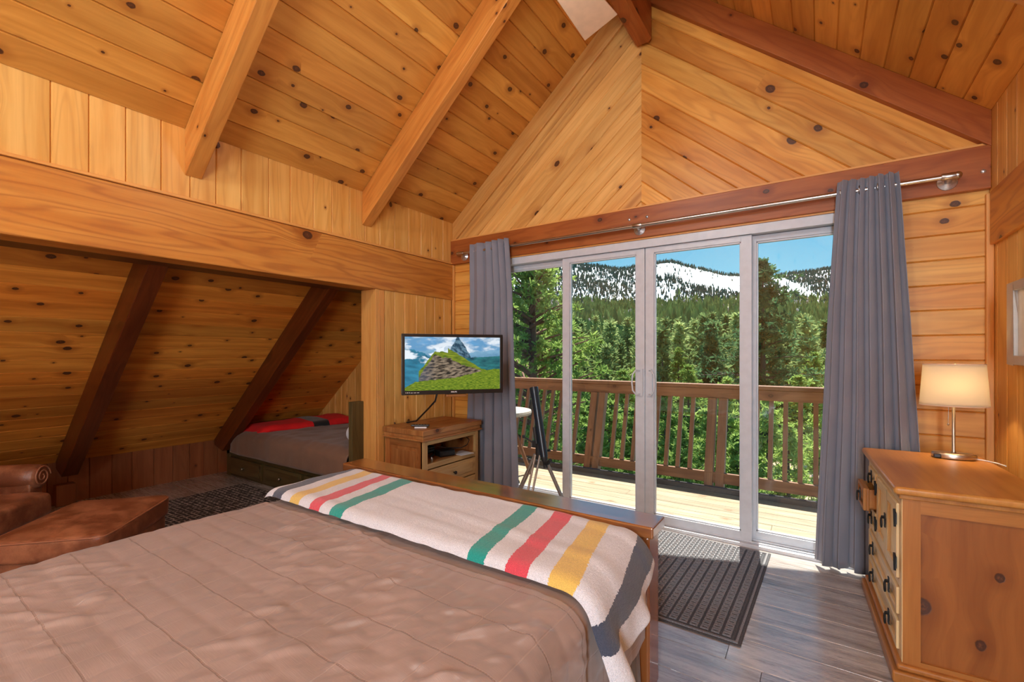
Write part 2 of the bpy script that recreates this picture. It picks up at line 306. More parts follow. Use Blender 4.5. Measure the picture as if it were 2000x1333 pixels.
# ------------------------------------------------------------------ mesh helpers
class MB:
    def __init__(s): s.v = []; s.f = []; s.uv = []; s.sm = []; s.mi = []; s.cur = 0
    def face(s, pts, g=None, idx=None, uv=None, smooth=False):
        b = len(s.v); s.v += [tuple(p) for p in pts]; s.f.append(tuple(range(b, b+len(pts))))
        if uv is None:
            P = [Vector(p) for p in pts]; n = (P[1]-P[0]).cross(P[2]-P[0])
            if n.length < 1e-12 and len(P) > 3: n = (P[2]-P[0]).cross(P[3]-P[0])
            n.normalize(); g = Vector(g or (1, 0, 0)).normalized()
            if abs(n.dot(g)) > .9: g = Vector((0, 0, 1)) if abs(n.z) < .9 else Vector((0, 1, 0))
            w = n.cross(g).normalized()
            us = [p.dot(g) for p in P]; vs = [p.dot(w) for p in P]; mv = min(vs)
            idx = R.randrange(1, 400) if idx is None else idx
            uv = [(a, idx + .02 + min(b_-mv, .96)) for a, b_ in zip(us, vs)]
        s.uv.append(uv); s.sm.append(smooth); s.mi.append(s.cur)
    def box(s, x0, x1, y0, y1, z0, z1, g=None, T=None, idx=None):
        x0, x1 = sorted((x0, x1)); y0, y1 = sorted((y0, y1)); z0, z1 = sorted((z0, z1))
        if g is None:
            d = (x1-x0, y1-y0, z1-z0); k = d.index(max(d)); g = [(1, 0, 0), (0, 1, 0), (0, 0, 1)][k]
        P = [Vector((x, y, z)) for x in (x0, x1) for y in (y0, y1) for z in (z0, z1)]
        if T is not None: P = [T @ p for p in P]; g = (T.to_3x3() @ Vector(g))
        idx = R.randrange(1, 400) if idx is None else idx
        for q in ((0, 1, 3, 2), (4, 6, 7, 5), (0, 4, 5, 1), (2, 3, 7, 6), (0, 2, 6, 4), (1, 5, 7, 3)):
            s.face([P[i] for i in q], g, idx)
        return s
    def prism(s, poly, ext, g, idx=None, T=None):
        A = [Vector(p) for p in poly]; e = Vector(ext); B = [p+e for p in A]
        n = Vector((0, 0, 0))
        for i in range(len(A)): n += A[i].cross(A[(i+1) % len(A)])
        if n.dot(e) > 0: A.reverse(); B.reverse()
        if T is not None: A = [T @ p for p in A]; B = [T @ p for p in B]; g = T.to_3x3() @ Vector(g)
        idx = R.randrange(1, 400) if idx is None else idx
        s.face(A, g, idx); s.face(list(reversed(B)), g, idx)
        for i in range(len(A)):
            j = (i+1) % len(A); s.face([A[j], A[i], B[i], B[j]], g, idx)
        return s
    def grid(s, fn, nu, nv, uvf=None, smooth=True, closeu=False, closev=False, flip=False):
        b = len(s.v); mu = nu if closeu else nu+1; mv = nv if closev else nv+1
        for i in range(mu):
            for j in range(mv): s.v.append(tuple(fn(i/nu, j/nv)))
        for i in range(nu):
            for j in range(nv):
                i2 = (i+1) % mu; j2 = (j+1) % mv
                q = [b+i*mv+j, b+i2*mv+j, b+i2*mv+j2, b+i*mv+j2]
                uvq = [(i/nu, j/nv), ((i+1)/nu, j/nv), ((i+1)/nu, (j+1)/nv), (i/nu, (j+1)/nv)]
                if uvf: uvq = [uvf(*t) for t in uvq]
                if flip: q.reverse(); uvq.reverse()
                s.f.append(tuple(q)); s.uv.append(uvq); s.sm.append(smooth); s.mi.append(s.cur)
        return s
    def tube(s, pts, r, n=10, cap=True, smooth=True):
        P = [Vector(p) for p in pts]; rs = r if isinstance(r, (list, tuple)) else [r]*len(P)
        t0 = (P[1]-P[0]).normalized(); up = Vector((0, 0, 1)) if abs(t0.z) < .9 else Vector((1, 0, 0))
        a = t0.cross(up).normalized(); rings = []; L = 0; Ls = []
        for i, p in enumerate(P):
            t = ((P[i+1]-p) if i == 0 else (p-P[i-1]) if i == len(P)-1 else (P[i+1]-P[i-1])).normalized()
            a = (a - t*a.dot(t)).normalized(); b_ = t.cross(a)
            if i: L += (p-P[i-1]).length
            Ls.append(L)
            rings.append([p + (a*math.cos(2*PI*k/n) + b_*math.sin(2*PI*k/n))*rs[i] for k in range(n)])
        b0 = len(s.v)
        for rg in rings: s.v += [tuple(q) for q in rg]
        idx = R.randrange(1, 400)
        for i in range(len(P)-1):
            for k in range(n):
                k2 = (k+1) % n
                s.f.append((b0+i*n+k, b0+i*n+k2, b0+(i+1)*n+k2, b0+(i+1)*n+k))
                c0 = idx + k/n*.5; c1 = idx + (k+1)/n*.5
                s.uv.append([(Ls[i], c0), (Ls[i], c1), (Ls[i+1], c1), (Ls[i+1], c0)]); s.sm.append(smooth); s.mi.append(s.cur)
        if cap:
            for rg, rev in ((rings[0], True), (rings[-1], False)):
                s.face(list(reversed(rg)) if rev else rg, idx=idx, uv=[(0, idx)]*n)
        return s
    def lathe(s, prof, c=(0, 0, 0), n=24, T=None, smooth=True, sx=1, sy=1):
        T = T or Matrix.Identity(4); c = Vector(c)
        def fn(u, v):
            i = v*(len(prof)-1); r, z = prof[int(round(i))]
            return T @ (c + Vector((r*math.cos(2*PI*u)*sx, r*math.sin(2*PI*u)*sy, z)))
        return s.grid(fn, n, len(prof)-1, closeu=True, smooth=smooth)
    def build(s, name, mats, parent=None, bevel=0, seg=2, sub=0, solid=0, merge=False, autosmooth=False):
        me = bpy.data.meshes.new(name); me.from_pydata(s.v, [], s.f); me.update()
        ul = me.uv_layers.new(name='UVMap')
        flat = [c for f in s.uv for t in f for c in t]; ul.data.foreach_set('uv', flat)
        me.polygons.foreach_set('use_smooth', s.sm)
        for m in (mats if isinstance(mats, (list, tuple)) else [mats]): me.materials.append(m)
        if any(s.mi): me.polygons.foreach_set('material_index', s.mi)
        if merge or bevel or sub:
            bm = bmesh.new(); bm.from_mesh(me); bmesh.ops.remove_doubles(bm, verts=bm.verts, dist=1e-5); bm.to_mesh(me); bm.free()
        o = bpy.data.objects.new(name, me); C.objects.link(o)
        if parent is not None:
            o.parent = parent
            if parent.type == 'EMPTY': o.matrix_parent_inverse = Matrix.Translation(-Vector(parent.location))
        if bevel:
            b = o.modifiers.new('b', 'BEVEL'); b.width = bevel; b.segments = seg; b.limit_method = 'ANGLE'; b.angle_limit = math.radians(40)
        if solid: b = o.modifiers.new('s', 'SOLIDIFY'); b.thickness = solid; b.offset = 0
        if sub: b = o.modifiers.new('u', 'SUBSURF'); b.levels = sub; b.render_levels = sub
        return o
def tag(o, label=None, cat=None, group=None, kind=None):
    if label: o['label'] = label
    if cat: o['category'] = cat
    if group: o['group'] = group
    if kind: o['kind'] = kind
    return o
def thing(name, label, cat, loc=(0, 0, 0), group=None, kind=None):
    o = bpy.data.objects.new(name, None); C.objects.link(o); o.location = loc; o.empty_display_size = .1
    return tag(o, label, cat, group, kind)
def sub_parent(o, parent):
    o.parent = parent; return o
def struct(o): o['kind'] = 'structure'; return o
def boards(mb, P0, U, V, N, ulen, vlen, w, seg=None, gap=.005, dep=.008, wj=0., th=.018):
    P0, U, V, N = map(Vector, (P0, U, V, N)); v = 0
    while v < vlen-1e-4:
        ww = min(w*(1+R.uniform(-wj, wj)), vlen-v)
        if vlen-v-ww < w*.3: ww = vlen-v
        cuts = [0.]
        if seg:
            c = R.uniform(.3, 1)*seg
            while c < ulen-.2: cuts.append(c); c += R.uniform(.7, 1.2)*seg
        cuts.append(ulen)
        for a, b in zip(cuts, cuts[1:]):
            idx = R.randrange(1, 900); e = .0012 if seg else 0
            prof = [(0, -dep-th*.3), (0, -dep), (gap, 0), (ww-gap, 0), (ww, -dep), (ww, -dep-th*.3)]
            for (v0, n0), (v1, n1) in zip(prof, prof[1:]):
                q = [P0+U*(a+e)+V*(v+v0)+N*n0, P0+U*(b-e)+V*(v+v0)+N*n0, P0+U*(b-e)+V*(v+v1)+N*n1, P0+U*(a+e)+V*(v+v1)+N*n1]
                mb.face(q, uv=[(a, idx+v0+.01), (b, idx+v0+.01), (b, idx+v1+.01), (a, idx+v1+.01)])
        v += ww
    q = [P0-N*(dep+th*.3), P0+U*ulen-N*(dep+th*.3), P0+U*ulen+V*vlen-N*(dep+th*.3), P0+V*vlen-N*(dep+th*.3)]
    mb.face(q, uv=[(0, 5.1), (ulen, 5.1), (ulen, 5.9), (0, 5.9)])
    B = [p-N*th for p in q]; mb.face(list(reversed(B)), uv=[(0, 5.1)]*4)
    for i in range(4): j = (i+1) % 4; mb.face([q[j], q[i], B[i], B[j]], uv=[(0, 5.1)]*4)
def clip(o, planes):
    bm = bmesh.new(); bm.from_mesh(o.data)
    for p, n in planes:
        bmesh.ops.bisect_plane(bm, geom=bm.verts[:]+bm.edges[:]+bm.faces[:], plane_co=p, plane_no=n, clear_outer=True)
    bm.to_mesh(o.data); bm.free(); return o

# ------------------------------------------------------------------ room dimensions
XL, XR, YW, YB = -2.87, .72, 3.30, -2.6      # knee wall, right wall, gable wall, rear wall
XC = -1.075; SL = .845; ZE = 2.46; ZR = ZE+SL*(XC-XL)
ca = 1/math.hypot(1, SL); sa = SL*ca
XA = -5.19; ZA = .345                        # foot of the sloping alcove ceiling
def za(x): return ZA+SL*(x-XA)
# floor
mb = MB(); boards(mb, (XA-.05, YB, 0), (1, 0, 0), (0, 1, 0), (0, 0, 1), XR+.05-XA+.05, YW-YB+.03, .185, seg=1.3, gap=.0018, dep=.003)
struct(mb.build('floor', M['floor']))
# sloping ceilings
mb = MB()
boards(mb, (XL, YB, ZE), (0, 1, 0), (ca, 0, sa), (sa, 0, -ca), YW-YB, (XC-XL)/ca, .139)
struct(mb.build('ceiling', M['ceil']))
mb = MB()
boards(mb, (XR, YW, ZE), (0, -1, 0), (-ca, 0, sa), (-sa, 0, -ca), YW-YB, (XR-XC)/ca, .139)
o = struct(mb.build('ceiling_right', M['ceil'])); o.name = 'ceiling.001'
mb = MB()
boards(mb, (XA, YB, ZA), (0, 1, 0), (ca, 0, sa), (sa, 0, -ca), YW-YB, (-2.98-XA)/ca, .132, gap=.0035)
o = struct(mb.build('ceiling', M['alcove']))
# roof slabs above the ceilings, overhanging the deck
mb = MB()
for sx in (-1, 1):
    xe = XC+sx*(XC-XL+.25); ze = ZR-SL*(XC-XL+.25)
    p = [(XC, YB-.2, ZR+.03), (xe, YB-.2, ze+.03), (xe, YB-.2, ze+.2), (XC, YB-.2, ZR+.2)]
    mb.prism(p, (0, 4.5-YB+.2, 0), (0, 1, 0))
p = [(XA-.4, YB-.2, za(XA-.4)+.03), (-2.9, YB-.2, za(-2.9)+.03), (-2.9, YB-.2, za(-2.9)+.12), (XA-.4, YB-.2, za(XA-.4)+.12)]
mb.prism(p, (0, YW-YB+.3, 0), (0, 1, 0))
struct(mb.build('trim_1', M['soffit']))
# knee wall above the beam, right wall, rear wall, low wall
mb = MB(); boards(mb, (XL, YW, 2.06), (0, 0, 1), (0, -1, 0), (1, 0, 0), ZE+.02-2.06, YW-YB, .148, wj=.12)
struct(mb.build('wall_left', M['wall']))
mb = MB(); boards(mb, (XR, YB, 2.05), (0, 0, 1), (0, 1, 0), (-1, 0, 0), ZE+.02-2.05, YW-YB, .14, wj=.1)
boards(mb, (XR+.015, YB, 0), (0, 0, 1), (0, 1, 0), (-1, 0, 0), 1.80, YW-YB, .14, wj=.1)
struct(mb.build('wall_right', M['wall']))
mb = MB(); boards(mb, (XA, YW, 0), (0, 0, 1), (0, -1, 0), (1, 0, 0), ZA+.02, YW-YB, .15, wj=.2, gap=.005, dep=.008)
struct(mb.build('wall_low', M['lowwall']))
mb = MB(); mb.box(XA-.1, XR+.2, YB-.1, YB, 0, 4.1)
struct(mb.build('wall_rear', M['wall']))
# gable wall: horizontal boards beside the door, chevron boards above
mb = MB(); boards(mb, (XL, YW, 0), (1, 0, 0), (0, 0, 1), (0, -1, 0), -2.40-XL, 2.10, .1335)
boards(mb, (.30, YW, 0), (1, 0, 0), (0, 0, 1), (0, -1, 0), XR+.02-.30, 2.10, .1335)
mb.box(-2.42, .32, YW+.02, YW+.08, 2.085, 2.4)
struct(mb.build('wall_gable', M['horiz']))
mb = MB(); boards(mb, (XA-.1, YW, 0), (0, 0, 1), (1, 0, 0), (0, -1, 0), 2.0, XL+.01-XA+.1, .125, wj=.15)
o = struct(mb.build('wall_alcove', M['wall'])); clip(o, [((XA, 0, ZA), (-sa, 0, ca))])
# chevrons
mb = MB(); L = 3.0
boards(mb, (XL-1.0+sa*1.9, YW, ZE-.16-SL*1.0-1.9*ca), (ca, 0, sa), (-sa, 0, ca), (0, -1, 0), 4.2, 1.9, .112, wj=.25)
o = struct(mb.build('wall_gable_upper', M['gableL']))
clip(o, [((XC, 0, 0), (1, 0, 0)), ((0, 0, 2.2), (0, 0, -1)), ((XL, 0, ZE-.12), (-sa, 0, ca)), ((XL, 0, 0), (-1, 0, 0))])
mb = MB()
boards(mb, (XR+1.0-sa*1.9, YW, ZE-.16-SL*1.0-1.9*ca), (-ca, 0, sa), (sa, 0, ca), (0, -1, 0), 4.2, 1.9, .132, wj=.12)
o = struct(mb.build('wall_gable_upper', M['gableR']))
clip(o, [((XC, 0, 0), (-1, 0, 0)), ((0, 0, 2.2), (0, 0, -1)), ((XR, 0, ZE-.12), (sa, 0, ca)), ((XR, 0, 0), (1, 0, 0))])
mb = MB(); mb.box(XL-.1, XR+.1, YW+.03, YW+.1, 2.3, 2.6)
mb.prism([(XL, YW+.03, 2.55), (XR, YW+.03, 2.55), (XC, YW+.03, ZR+.1)], (0, .07, 0), (1, 0, 0)); struct(mb.build('trim_2', M['soffit']))
# rake boards against the gable
def rake(sx, x0, th, vw, m, nm):
    x1 = XC; z0 = ZE; k = -sx
    p = [(x0, YW, z0+.0), (x1, YW, ZR), (x1, YW, ZR-vw), (x0, YW, z0-vw)]
    mb = MB().prism(p, (0, -th, 0), (ca*k, 0, sa)); return mb.build(nm, m, bevel=.003)
struct(rake(-1, XL, .022, .185, M['gableL'], 'trim_3'))
o = rake(1, XR, .05, .180, M['header'], 'rake_beam')
tag(o, 'reddish beam running up the gable wall along the right ceiling slope', 'beam')
# structural timbers (things)
o = MB().box(XL-.15, XL+.012, YB, YW, 1.742, 2.072, g=(0, 1, 0)).build('wall_beam', M['beam'], bevel=.006)
tag(o, 'wide orange beam with dark knots spanning above the left alcove', 'beam')
o = MB().box(XL-.06, XL+.020, YB, YW, 2.074, 2.090, g=(0, 1, 0)).build('trim_4', M['strip'], bevel=.003); struct(o)
o = MB().box(-3.27, XL-.152, YB, YW, 1.755, 1.95, g=(0, 1, 0)).build('trim_5', M['soffit'], bevel=.003); struct(o)
o = MB().box(XR-.005, XR+.16, YB, YW-.04, 1.785, 2.055, g=(0, 1, 0)).build('wall_beam', M['beam'], bevel=.006)
tag(o, 'orange beam along the right wall above the picture frame', 'beam')
o = MB().box(XL, XR, YW-.045, YW-.006, 2.072, 2.292, g=(1, 0, 0)).build('header_beam', M['header'], bevel=.004)
tag(o, 'dark red header beam above the sliding glass door behind the curtain rod', 'beam')
for x in (XR-.03, -1.15, -1.02):
    MB().lathe([(0, .006), (.008, .005), (.011, 0)], n=12, T=Matrix.Translation((x, YW-.045, 2.215 if x < 0 else 2.16)) @ Matrix.Rotation(PI/2, 4, 'X')).build('bolt', M['galv'], o)
struct(MB().box(XL, XR, YW-.03, YW-.006, 2.292, 2.306, g=(1, 0, 0)).build('trim_6', M['strip']))
struct(MB().box(-2.40, .30, YW-.03, YW+.02, 2.062, 2.074, g=(1, 0, 0)).build('trim_7', M['strip']))
struct(MB().box(XR-.016, XR+.014, YW-.03, YW-.004, 0, 2.05, g=(0, 0, 1)).build('trim_8', M['strip'], bevel=.004))
struct(MB().box(XL+.001, XL+.022, YW-.03, YW-.004, 0, 2.07, g=(0, 0, 1)).build('trim_9', M['strip'], bevel=.004))
o = MB().box(XC-.033, XC+.085, YB, YW-.025, 3.458, ZR-.02, g=(0, 1, 0)).build('ridge_beam', M['ridge'], bevel=.018, seg=1)
tag(o, 'dark red ridge beam meeting the peak of the gable wall', 'beam')
# rafters
def rafter(y0, y1, side, label):
    if side < 0:
        xa, xb = XL+.002, XC-.035; p = [(xa, y0, ZE-.25), (xb, y0, ZE-.25+SL*(xb-xa)), (xb, y0, ZE+SL*(xb-xa)-.004), (xa, y0, ZE-.004)]; g = (ca, 0, sa)
    else:
        xa, xb = XR-.002, XC+.09; p = [(xa, y0, ZE-.25), (xb, y0, ZE-.25+SL*(xa-xb)), (xb, y0, ZE+SL*(xa-xb)-.004), (xa, y0, ZE-.004)]; g = (-ca, 0, sa)
    o = MB().prism(p, (0, y1-y0, 0), g).build('rafter', M['rafter'], bevel=.004)
    tag(o, label, 'rafter', 'rafters under the pine ceiling')
rafter(1.085, 1.170, -1, 'pine rafter on the left ceiling slope, the one farther from the glass door')
rafter(2.250, 2.335, -1, 'pine rafter on the left ceiling slope nearest the glass door')
rafter(2.06, 2.145, 1, 'pale rafter crossing the right ceiling slope in the upper right corner')
def lowrafter(y0, y1, label):
    xa, xb = XA+.02, -3.0; d = .25
    zb = lambda x: za(x)-d
    p = [(xa+.17, y0, max(.10, zb(xa+.17))), (xb, y0, zb(xb)), (xb, y0, za(xb)-.004), (xa, y0, za(xa)-.004), (xa, y0, za(xa)-.06)]
    o = MB().prism(p, (0, y1-y0, 0), (ca, 0, sa)).build('alcove_rafter', M['darkbeam'], bevel=.004)
    tag(o, label, 'rafter', 'dark rafters in the low alcove'); return o
lowrafter(1.04, 1.14, 'dark stained rafter in the alcove above the leather armchair')
lowrafter(2.22, 2.31, 'dark stained rafter in the alcove at the foot of the daybed')
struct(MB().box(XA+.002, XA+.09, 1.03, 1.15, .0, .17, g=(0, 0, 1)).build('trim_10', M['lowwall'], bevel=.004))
# partition behind the TV stand
mb = MB(); boards(mb, (XL, YW-.03, 0), (0, 0, 1), (0, -1, 0), (1, 0, 0), 1.742, YW-.03-2.41, .118, wj=.15)
mb.box(XL-.15, XL-.021, 2.40, YW-.03, 0, 1.742, g=(0, 0, 1))
struct(mb.build('wall_partition', M['wall']))
mb = MB(); mb.box(-3.05, -2.925, 2.385, 2.41, 0, 1.742, g=(0, 0, 1)); mb.box(-2.925, XL+.006, 2.375, 2.41, 0, 1.742, g=(0, 0, 1)); mb.box(XL-.02, XL+.006, 2.41, 2.46, 0, 1.742, g=(0, 0, 1))
struct(mb.build('trim_11', M['strip'], bevel=.003))

# ------------------------------------------------------------------ sliding glass door
D = tag(bpy.data.objects.new('door_1', None), kind='structure'); C.objects.link(D)
D['label'] = 'white four-panel sliding glass door'; 
x0, x1, zt = -2.40, .30, 2.062
mb = MB()
mb.box(x0, x1, YW-.02, YW+.12, 2.005, zt); mb.box(x0, x0+.045, YW-.02, YW+.12, 0, 2.005); mb.box(x1-.045, x1, YW-.02, YW+.12, 0, 2.005)
mb.box(x0, x1, YW-.03, YW+.13, -.02, .022); mb.box(x0, x1, YW+.00, YW+.006, .022, .032); mb.box(x0, x1, YW+.045, YW+.051, .022, .034)
mb.build('frame', M['vinyl'], D, bevel=.003)
def panel(a, b, y, ls, rs, gz0=.085, gz1=1.965, nm='sliding_panel'):
    m = MB(); t = .042
    m.box(a, a+ls, y, y+t, .024, 2.004); m.box(b-rs, b, y, y+t, .024, 2.004)
    m.box(a+ls, b-rs, y, y+t, .024, gz0); m.box(a+ls, b-rs, y, y+t, gz1, 2.004)
    for q in ((a+ls, a+ls+.010, gz0, gz1), (b-rs-.010, b-rs, gz0, gz1)): m.box(q[0], q[1], y+.008, y+t-.008, q[2], q[3])
    m.box(a+ls, b-rs, y+.008, y+t-.008, gz0, gz0+.01); m.box(a+ls, b-rs, y+.008, y+t-.008, gz1-.01, gz1)
    o = m.build(nm, M['vinyl'], D, bevel=.002)
    MB().box(a+ls-.004, b-rs+.004, y+.018, y+.024, gz0-.004, gz1+.004).build('glass', M['glass'], o)
    return o
panel(x0+.045, -1.69, YW+.055, .05, .05, nm='fixed_panel')
p2 = panel(-1.722, -1.053, YW+.004, .062, .062)
p3 = panel(-1.048, -.360, YW+.004, .062, .062)
panel(-.39, x1-.045, YW+.055, .05, .05, nm='fixed_panel')
for par, x, s in ((p2, -1.085, -1), (p3, -1.017, 1)):
    m = MB(); m.box(x-.022, x+.022, YW-.008, YW+.004, .93, 1.13)
    m.tube([(x+s*.0, YW-.005, 1.115), (x+s*.02, YW-.03, 1.12), (x+s*.042, YW-.038, 1.09), (x+s*.048, YW-.04, 1.03), (x+s*.042, YW-.038, .97), (x+s*.02, YW-.03, .94), (x, YW-.005, .945)], .006, 8)
    h = m.build('handle', M['vinyl'], par)
    h['label'] = 'white D-shaped pull handle'
# ------------------------------------------------------------------ curtain rod
rod = thing('curtain_rod', 'steel pipe curtain rod with three flanges on the header beam', 'curtain rod', (0, YW-.1, 2.146))
zr = 2.146; yr = YW-.10
MB().tube([(-2.70, yr, zr), (.545, yr, zr)], .0125, 14).build('pole', M['steel'], rod)
for x, e in ((-2.70, 0), (-1.073, 1), (.555, 0)):
    m = MB(); zf = zr-.0
    m.tube([(x, yr, zf), (x, YW-.052, zf-.015)], .014, 12)
    m.lathe([(0, .008), (.016, .008), (.018, .004), (.040, .003), (.042, 0), (0, 0)], n=22, T=Matrix.Translation((x, YW-.046, zf-.015)) @ Matrix.Rotation(PI/2, 4, 'X'))
    f = m.build('flange', M['galv'], rod)
    m = MB(); dx = .02 if x > 0 else (-.02 if x < -2 else .0)
    m.tube([(x-.032, yr, zr), (x-.028, yr, zr), (x+.02, yr, zr), (x+.032, yr, zr)], [.0155, .018, .018, .0155], 14)
    if not e: m.lathe([(0, .019), (.012, .015), (.018, .006), (.019, 0), (.018, -.006), (.012, -.015), (0, -.019)], c=(x+(.03 if x > 0 else -.03), yr, zr), n=16)
    m.build('fitting', M['steel'], rod)
# ------------------------------------------------------------------ curtains
def curtain(xt0, xt1, xb0, xb1, folds, ph, flatside, label, zb, amp=.03):
    c = thing('curtain', label, 'curtain', ((xb0+xb1)/2, yr, zb))
    def fn(u, v):
        z = zb+(2.205-zb)*v
        wu = u
        if flatside: # a broad flat first fold, the rest gathered
            wu = u**1.0
        k = folds*2*PI*(u**(1.35 if flatside else 1.0))+ph
        sp = 1-v; xx = xt0+(xt1-xt0)*u; xb = xb0+(xb1-xb0)*u
        e = sp**.8; x = xx*(1-e)+xb*e
        a = amp*(.75+.35*sp)*(1+.25*math.sin(5*u+3))
        y = yr+a*math.sin(k)+.008*math.sin(9*u+4*v)
        x += .014*math.sin(2*k+1.0)*(.4+sp*.6)+.006*noise.noise((u*6, v*3, ph))
        if v < .02: z += .012*math.sin(k*.5+ph)
        y -= .026*max(0, v-.8)/.2
        return (x, min(y, YW-.052), z)
    MB().grid(fn, int(folds*26), 40).build('drape', M['curtain'], c, solid=.003)
    return c, fn
c1, f1 = curtain(-2.575, -2.165, -2.66, -2.085, 5.0, PI*.0, True, 'grey grommet curtain at the left side of the glass door, behind the television', .045)
c2, f2 = curtain(.085, .345, -.02, .455, 6.5, PI*.2, False, 'grey grommet curtain at the right side of the glass door, beside the dresser', .02)
for c, us, f in ((c1, (.20,), f1), (c2, (.10, .40, .72), f2)):
    for u in us:
        x, y, z = f(u, .97)
        m = MB(); T = Matrix.Translation((x, yr-.002, zr)) @ Matrix.Rotation(math.radians(62 if c is c1 else 80), 4, 'Z') @ Matrix.Rotation(PI/2, 4, 'X')
        def tor(a, b, T=T): return T @ Vector(((.024+.006*math.cos(2*PI*b))*math.cos(2*PI*a), (.024+.006*math.cos(2*PI*b))*math.sin(2*PI*a), .004*math.sin(2*PI*b)))
        m.grid(tor, 20, 8, closeu=True, closev=True).build('grommet', M['steel'], c)
# ------------------------------------------------------------------ big bed
BX0, BX1 = -2.13, -.50
bed = thing('bed', 'double bed with a rustic wooden footboard in the foreground', 'bed', (-1.32, .6, 0))
m = MB()
m.box(-2.235, -.487, 1.62, 1.772, .578, .62, g=(1, 0, 0)).build('footboard_cap', M['footcap'], bed, bevel=.006)
m = MB()
for k in range(9):
    a = -2.19+k*.19; m.box(a, min(a+.188, -.53), 1.665, 1.70, .12, .577, g=(0, 0, 1))
m.box(-2.19, -.53, 1.655, 1.735, .44, .577, g=(1, 0, 0)); m.box(-2.19, -.53, 1.655, 1.735, .10, .20, g=(1, 0, 0))
m.build('footboard_panel', M['foot'], bed, bevel=.004)
for x in (-.590, -2.21): MB().box(x, x+.085, 1.635, 1.755, 0, .577, g=(0, 0, 1)).build('bed_post', M['foot'], bed, bevel=.008)
MB().box(BX0+.06, BX0+.085, -.45, 1.64, .16, .34).build('side_rail', M['foot'], bed, bevel=.004)
MB().box(BX1-.085, BX1-.06, -.45, 1.64, .16, .34).build('side_rail', M['foot'], bed, bevel=.004)
MB().box(BX0+.055, BX1-.055, -.45, 1.61, .30, .545).build('mattress', M['sheet'], bed, bevel=.03, seg=3)
m = MB()
def skf(u, v):
    y = -.4+2.015*u; k = u*55; a = .016*(1-v*.8)
    return (BX1-.045+a*math.sin(k*2)+.012*(1-v)+.004*math.sin(k*5.3), y, .01+.37*v)
m.grid(skf, 420, 14, flip=True).build('bed_skirt', M['tan'], bed)
m = MB(); m.grid(lambda u, v: (BX0+.045-.016*(1-v*.8)*math.sin(u*110), -.4+2.015*u, .01+.37*v), 300, 6).build('bed_skirt', M['tan'], bed)

def section(s, r, zt, xl, xr):
    """arc-length s (x on the flat top) -> point and normal of a rounded bed cross-section; drops hang over both sides"""
    a = xr-r; b = xl+r; q = r*PI/2
    if s > a:
        t = s-a
        if t < q: th = t/r; return (a+r*math.sin(th), zt-r+r*math.cos(th), math.sin(th), math.cos(th))
        return (xr, zt-r-(t-q), 1., 0.)
    if s < b:
        t = b-s
        if t < q: th = t/r; return (b-r*math.sin(th), zt-r+r*math.cos(th), -math.sin(th), math.cos(th))
        return (xl, zt-r-(t-q), -1., 0.)
    return (s, zt, 0., 1.)
def sstep(a, b, x): t = max(0, min(1, (x-a)/(b-a))); return t*t*(3-2*t)
m = MB(); s0, s1, y0, y1 = BX0-.30, BX1+.30, -.45, 1.605
def cf(u, v):
    s = s0+(s1-s0)*u; y = y0+(y1-y0)*v
    x, z, nx, nz = section(s, .085, .572, BX0, BX1)
    cx = abs(math.sin(PI*(s-.0)/.155)); cy = abs(math.sin(PI*(y-.0)/.155))
    cyy = abs(math.sin(PI*(y-.06)/.155)) ; cxx = abs(math.sin(PI*(s+.0)/.155))
    puff = .0030*min(1, cxx*2.2)**.6*min(1, cyy*2.2)**.6
    w = .006*(noise.noise((s*2.2, y*2.6, 0))) + .0055*noise.noise((s*9+y*4, y*5, 3)) 
    pk = (max(0, noise.noise((s*20-y*14, y*9+s*5, 8))-.08)*.018+.0025*noise.noise((s*40-y*22, y*18, 3)))*sstep(-.25, .25, noise.noise((s*1.7, y*1.9, 5)))
    d = puff+w+pk
    if y > 1.1: d -= .008
    sag = .012*sstep(.3, 0, abs(s+1.3))*0
    return (x+nx*d, y, z+nz*d-sag)
m.grid(cf, 300, 330, uvf=lambda u, v: (s0+(s1-s0)*u+.0775, y0+(y1-y0)*v-.06+.0775+.62))
cm = m.build('comforter', M['comforter'])
tag(cm, 'taupe quilted satin comforter spread over the big bed', 'comforter')
# striped wool blanket folded across the foot of the bed
m = MB(); th = .030; ya, yb = 1.135, 1.612
def blf(u, v, under=False):
    smax = BX1+.085*(PI/2-1)+.5
    y = ya+(yb-ya)*v
    hem = .335+.42*(y-1.14)                         # height of the hem on the right-hand drop
    s_end = (BX1+.01)-.10+.10*PI/2+(.60-.10-hem)
    s = (BX0+.0)+(s_end-BX0)*u
    x, z, nx, nz = section(s, .10, .588, BX0-.04, BX1+.004)
    e = min(v/.085, (1-v)/.085, 1.); prof = math.sqrt(max(0, 1-(1-e)**2))
    eu = min(u/.022, (1-u)/.006, 1.); prof *= math.sqrt(max(0, 1-(1-max(eu, 0))**2))
    hang = sstep(.02, .22, max(0, .588-.04-z))
    d = th*prof if not under else 0
    d += .004*noise.noise((s*5, y*9, 1))+.004*noise.noise((s*14, y*5, 2))+.010*max(0, noise.noise((s*1.2, y*12+s*1.5, 4)))
    d += hang*(.034+.040*math.sin((y-1.14)*27+1.2)+.010*math.sin(y*57+z*9))
    yy = y-(.012*(1-e) if v < .5 else 0)+hang*(.010+.03*(y-1.3))
    return (x+nx*d, yy, z+nz*d-.006*math.sin(y*30)*hang)
def bluv(u, v):
    y = ya+(yb-ya)*v; hem = .335+.42*(y-1.14); s_end = (BX1+.01)-.10+.10*PI/2+(.60-.10-hem)
    return (BX0+(s_end-BX0)*u+(y-1.37)*.17, y)
m.grid(blf, 420, 60, uvf=bluv)
m.grid(lambda u, v: blf(u, v, True), 420, 60, uvf=bluv, flip=True)
bl = m.build('wool_blanket', M['wool'], merge=False)
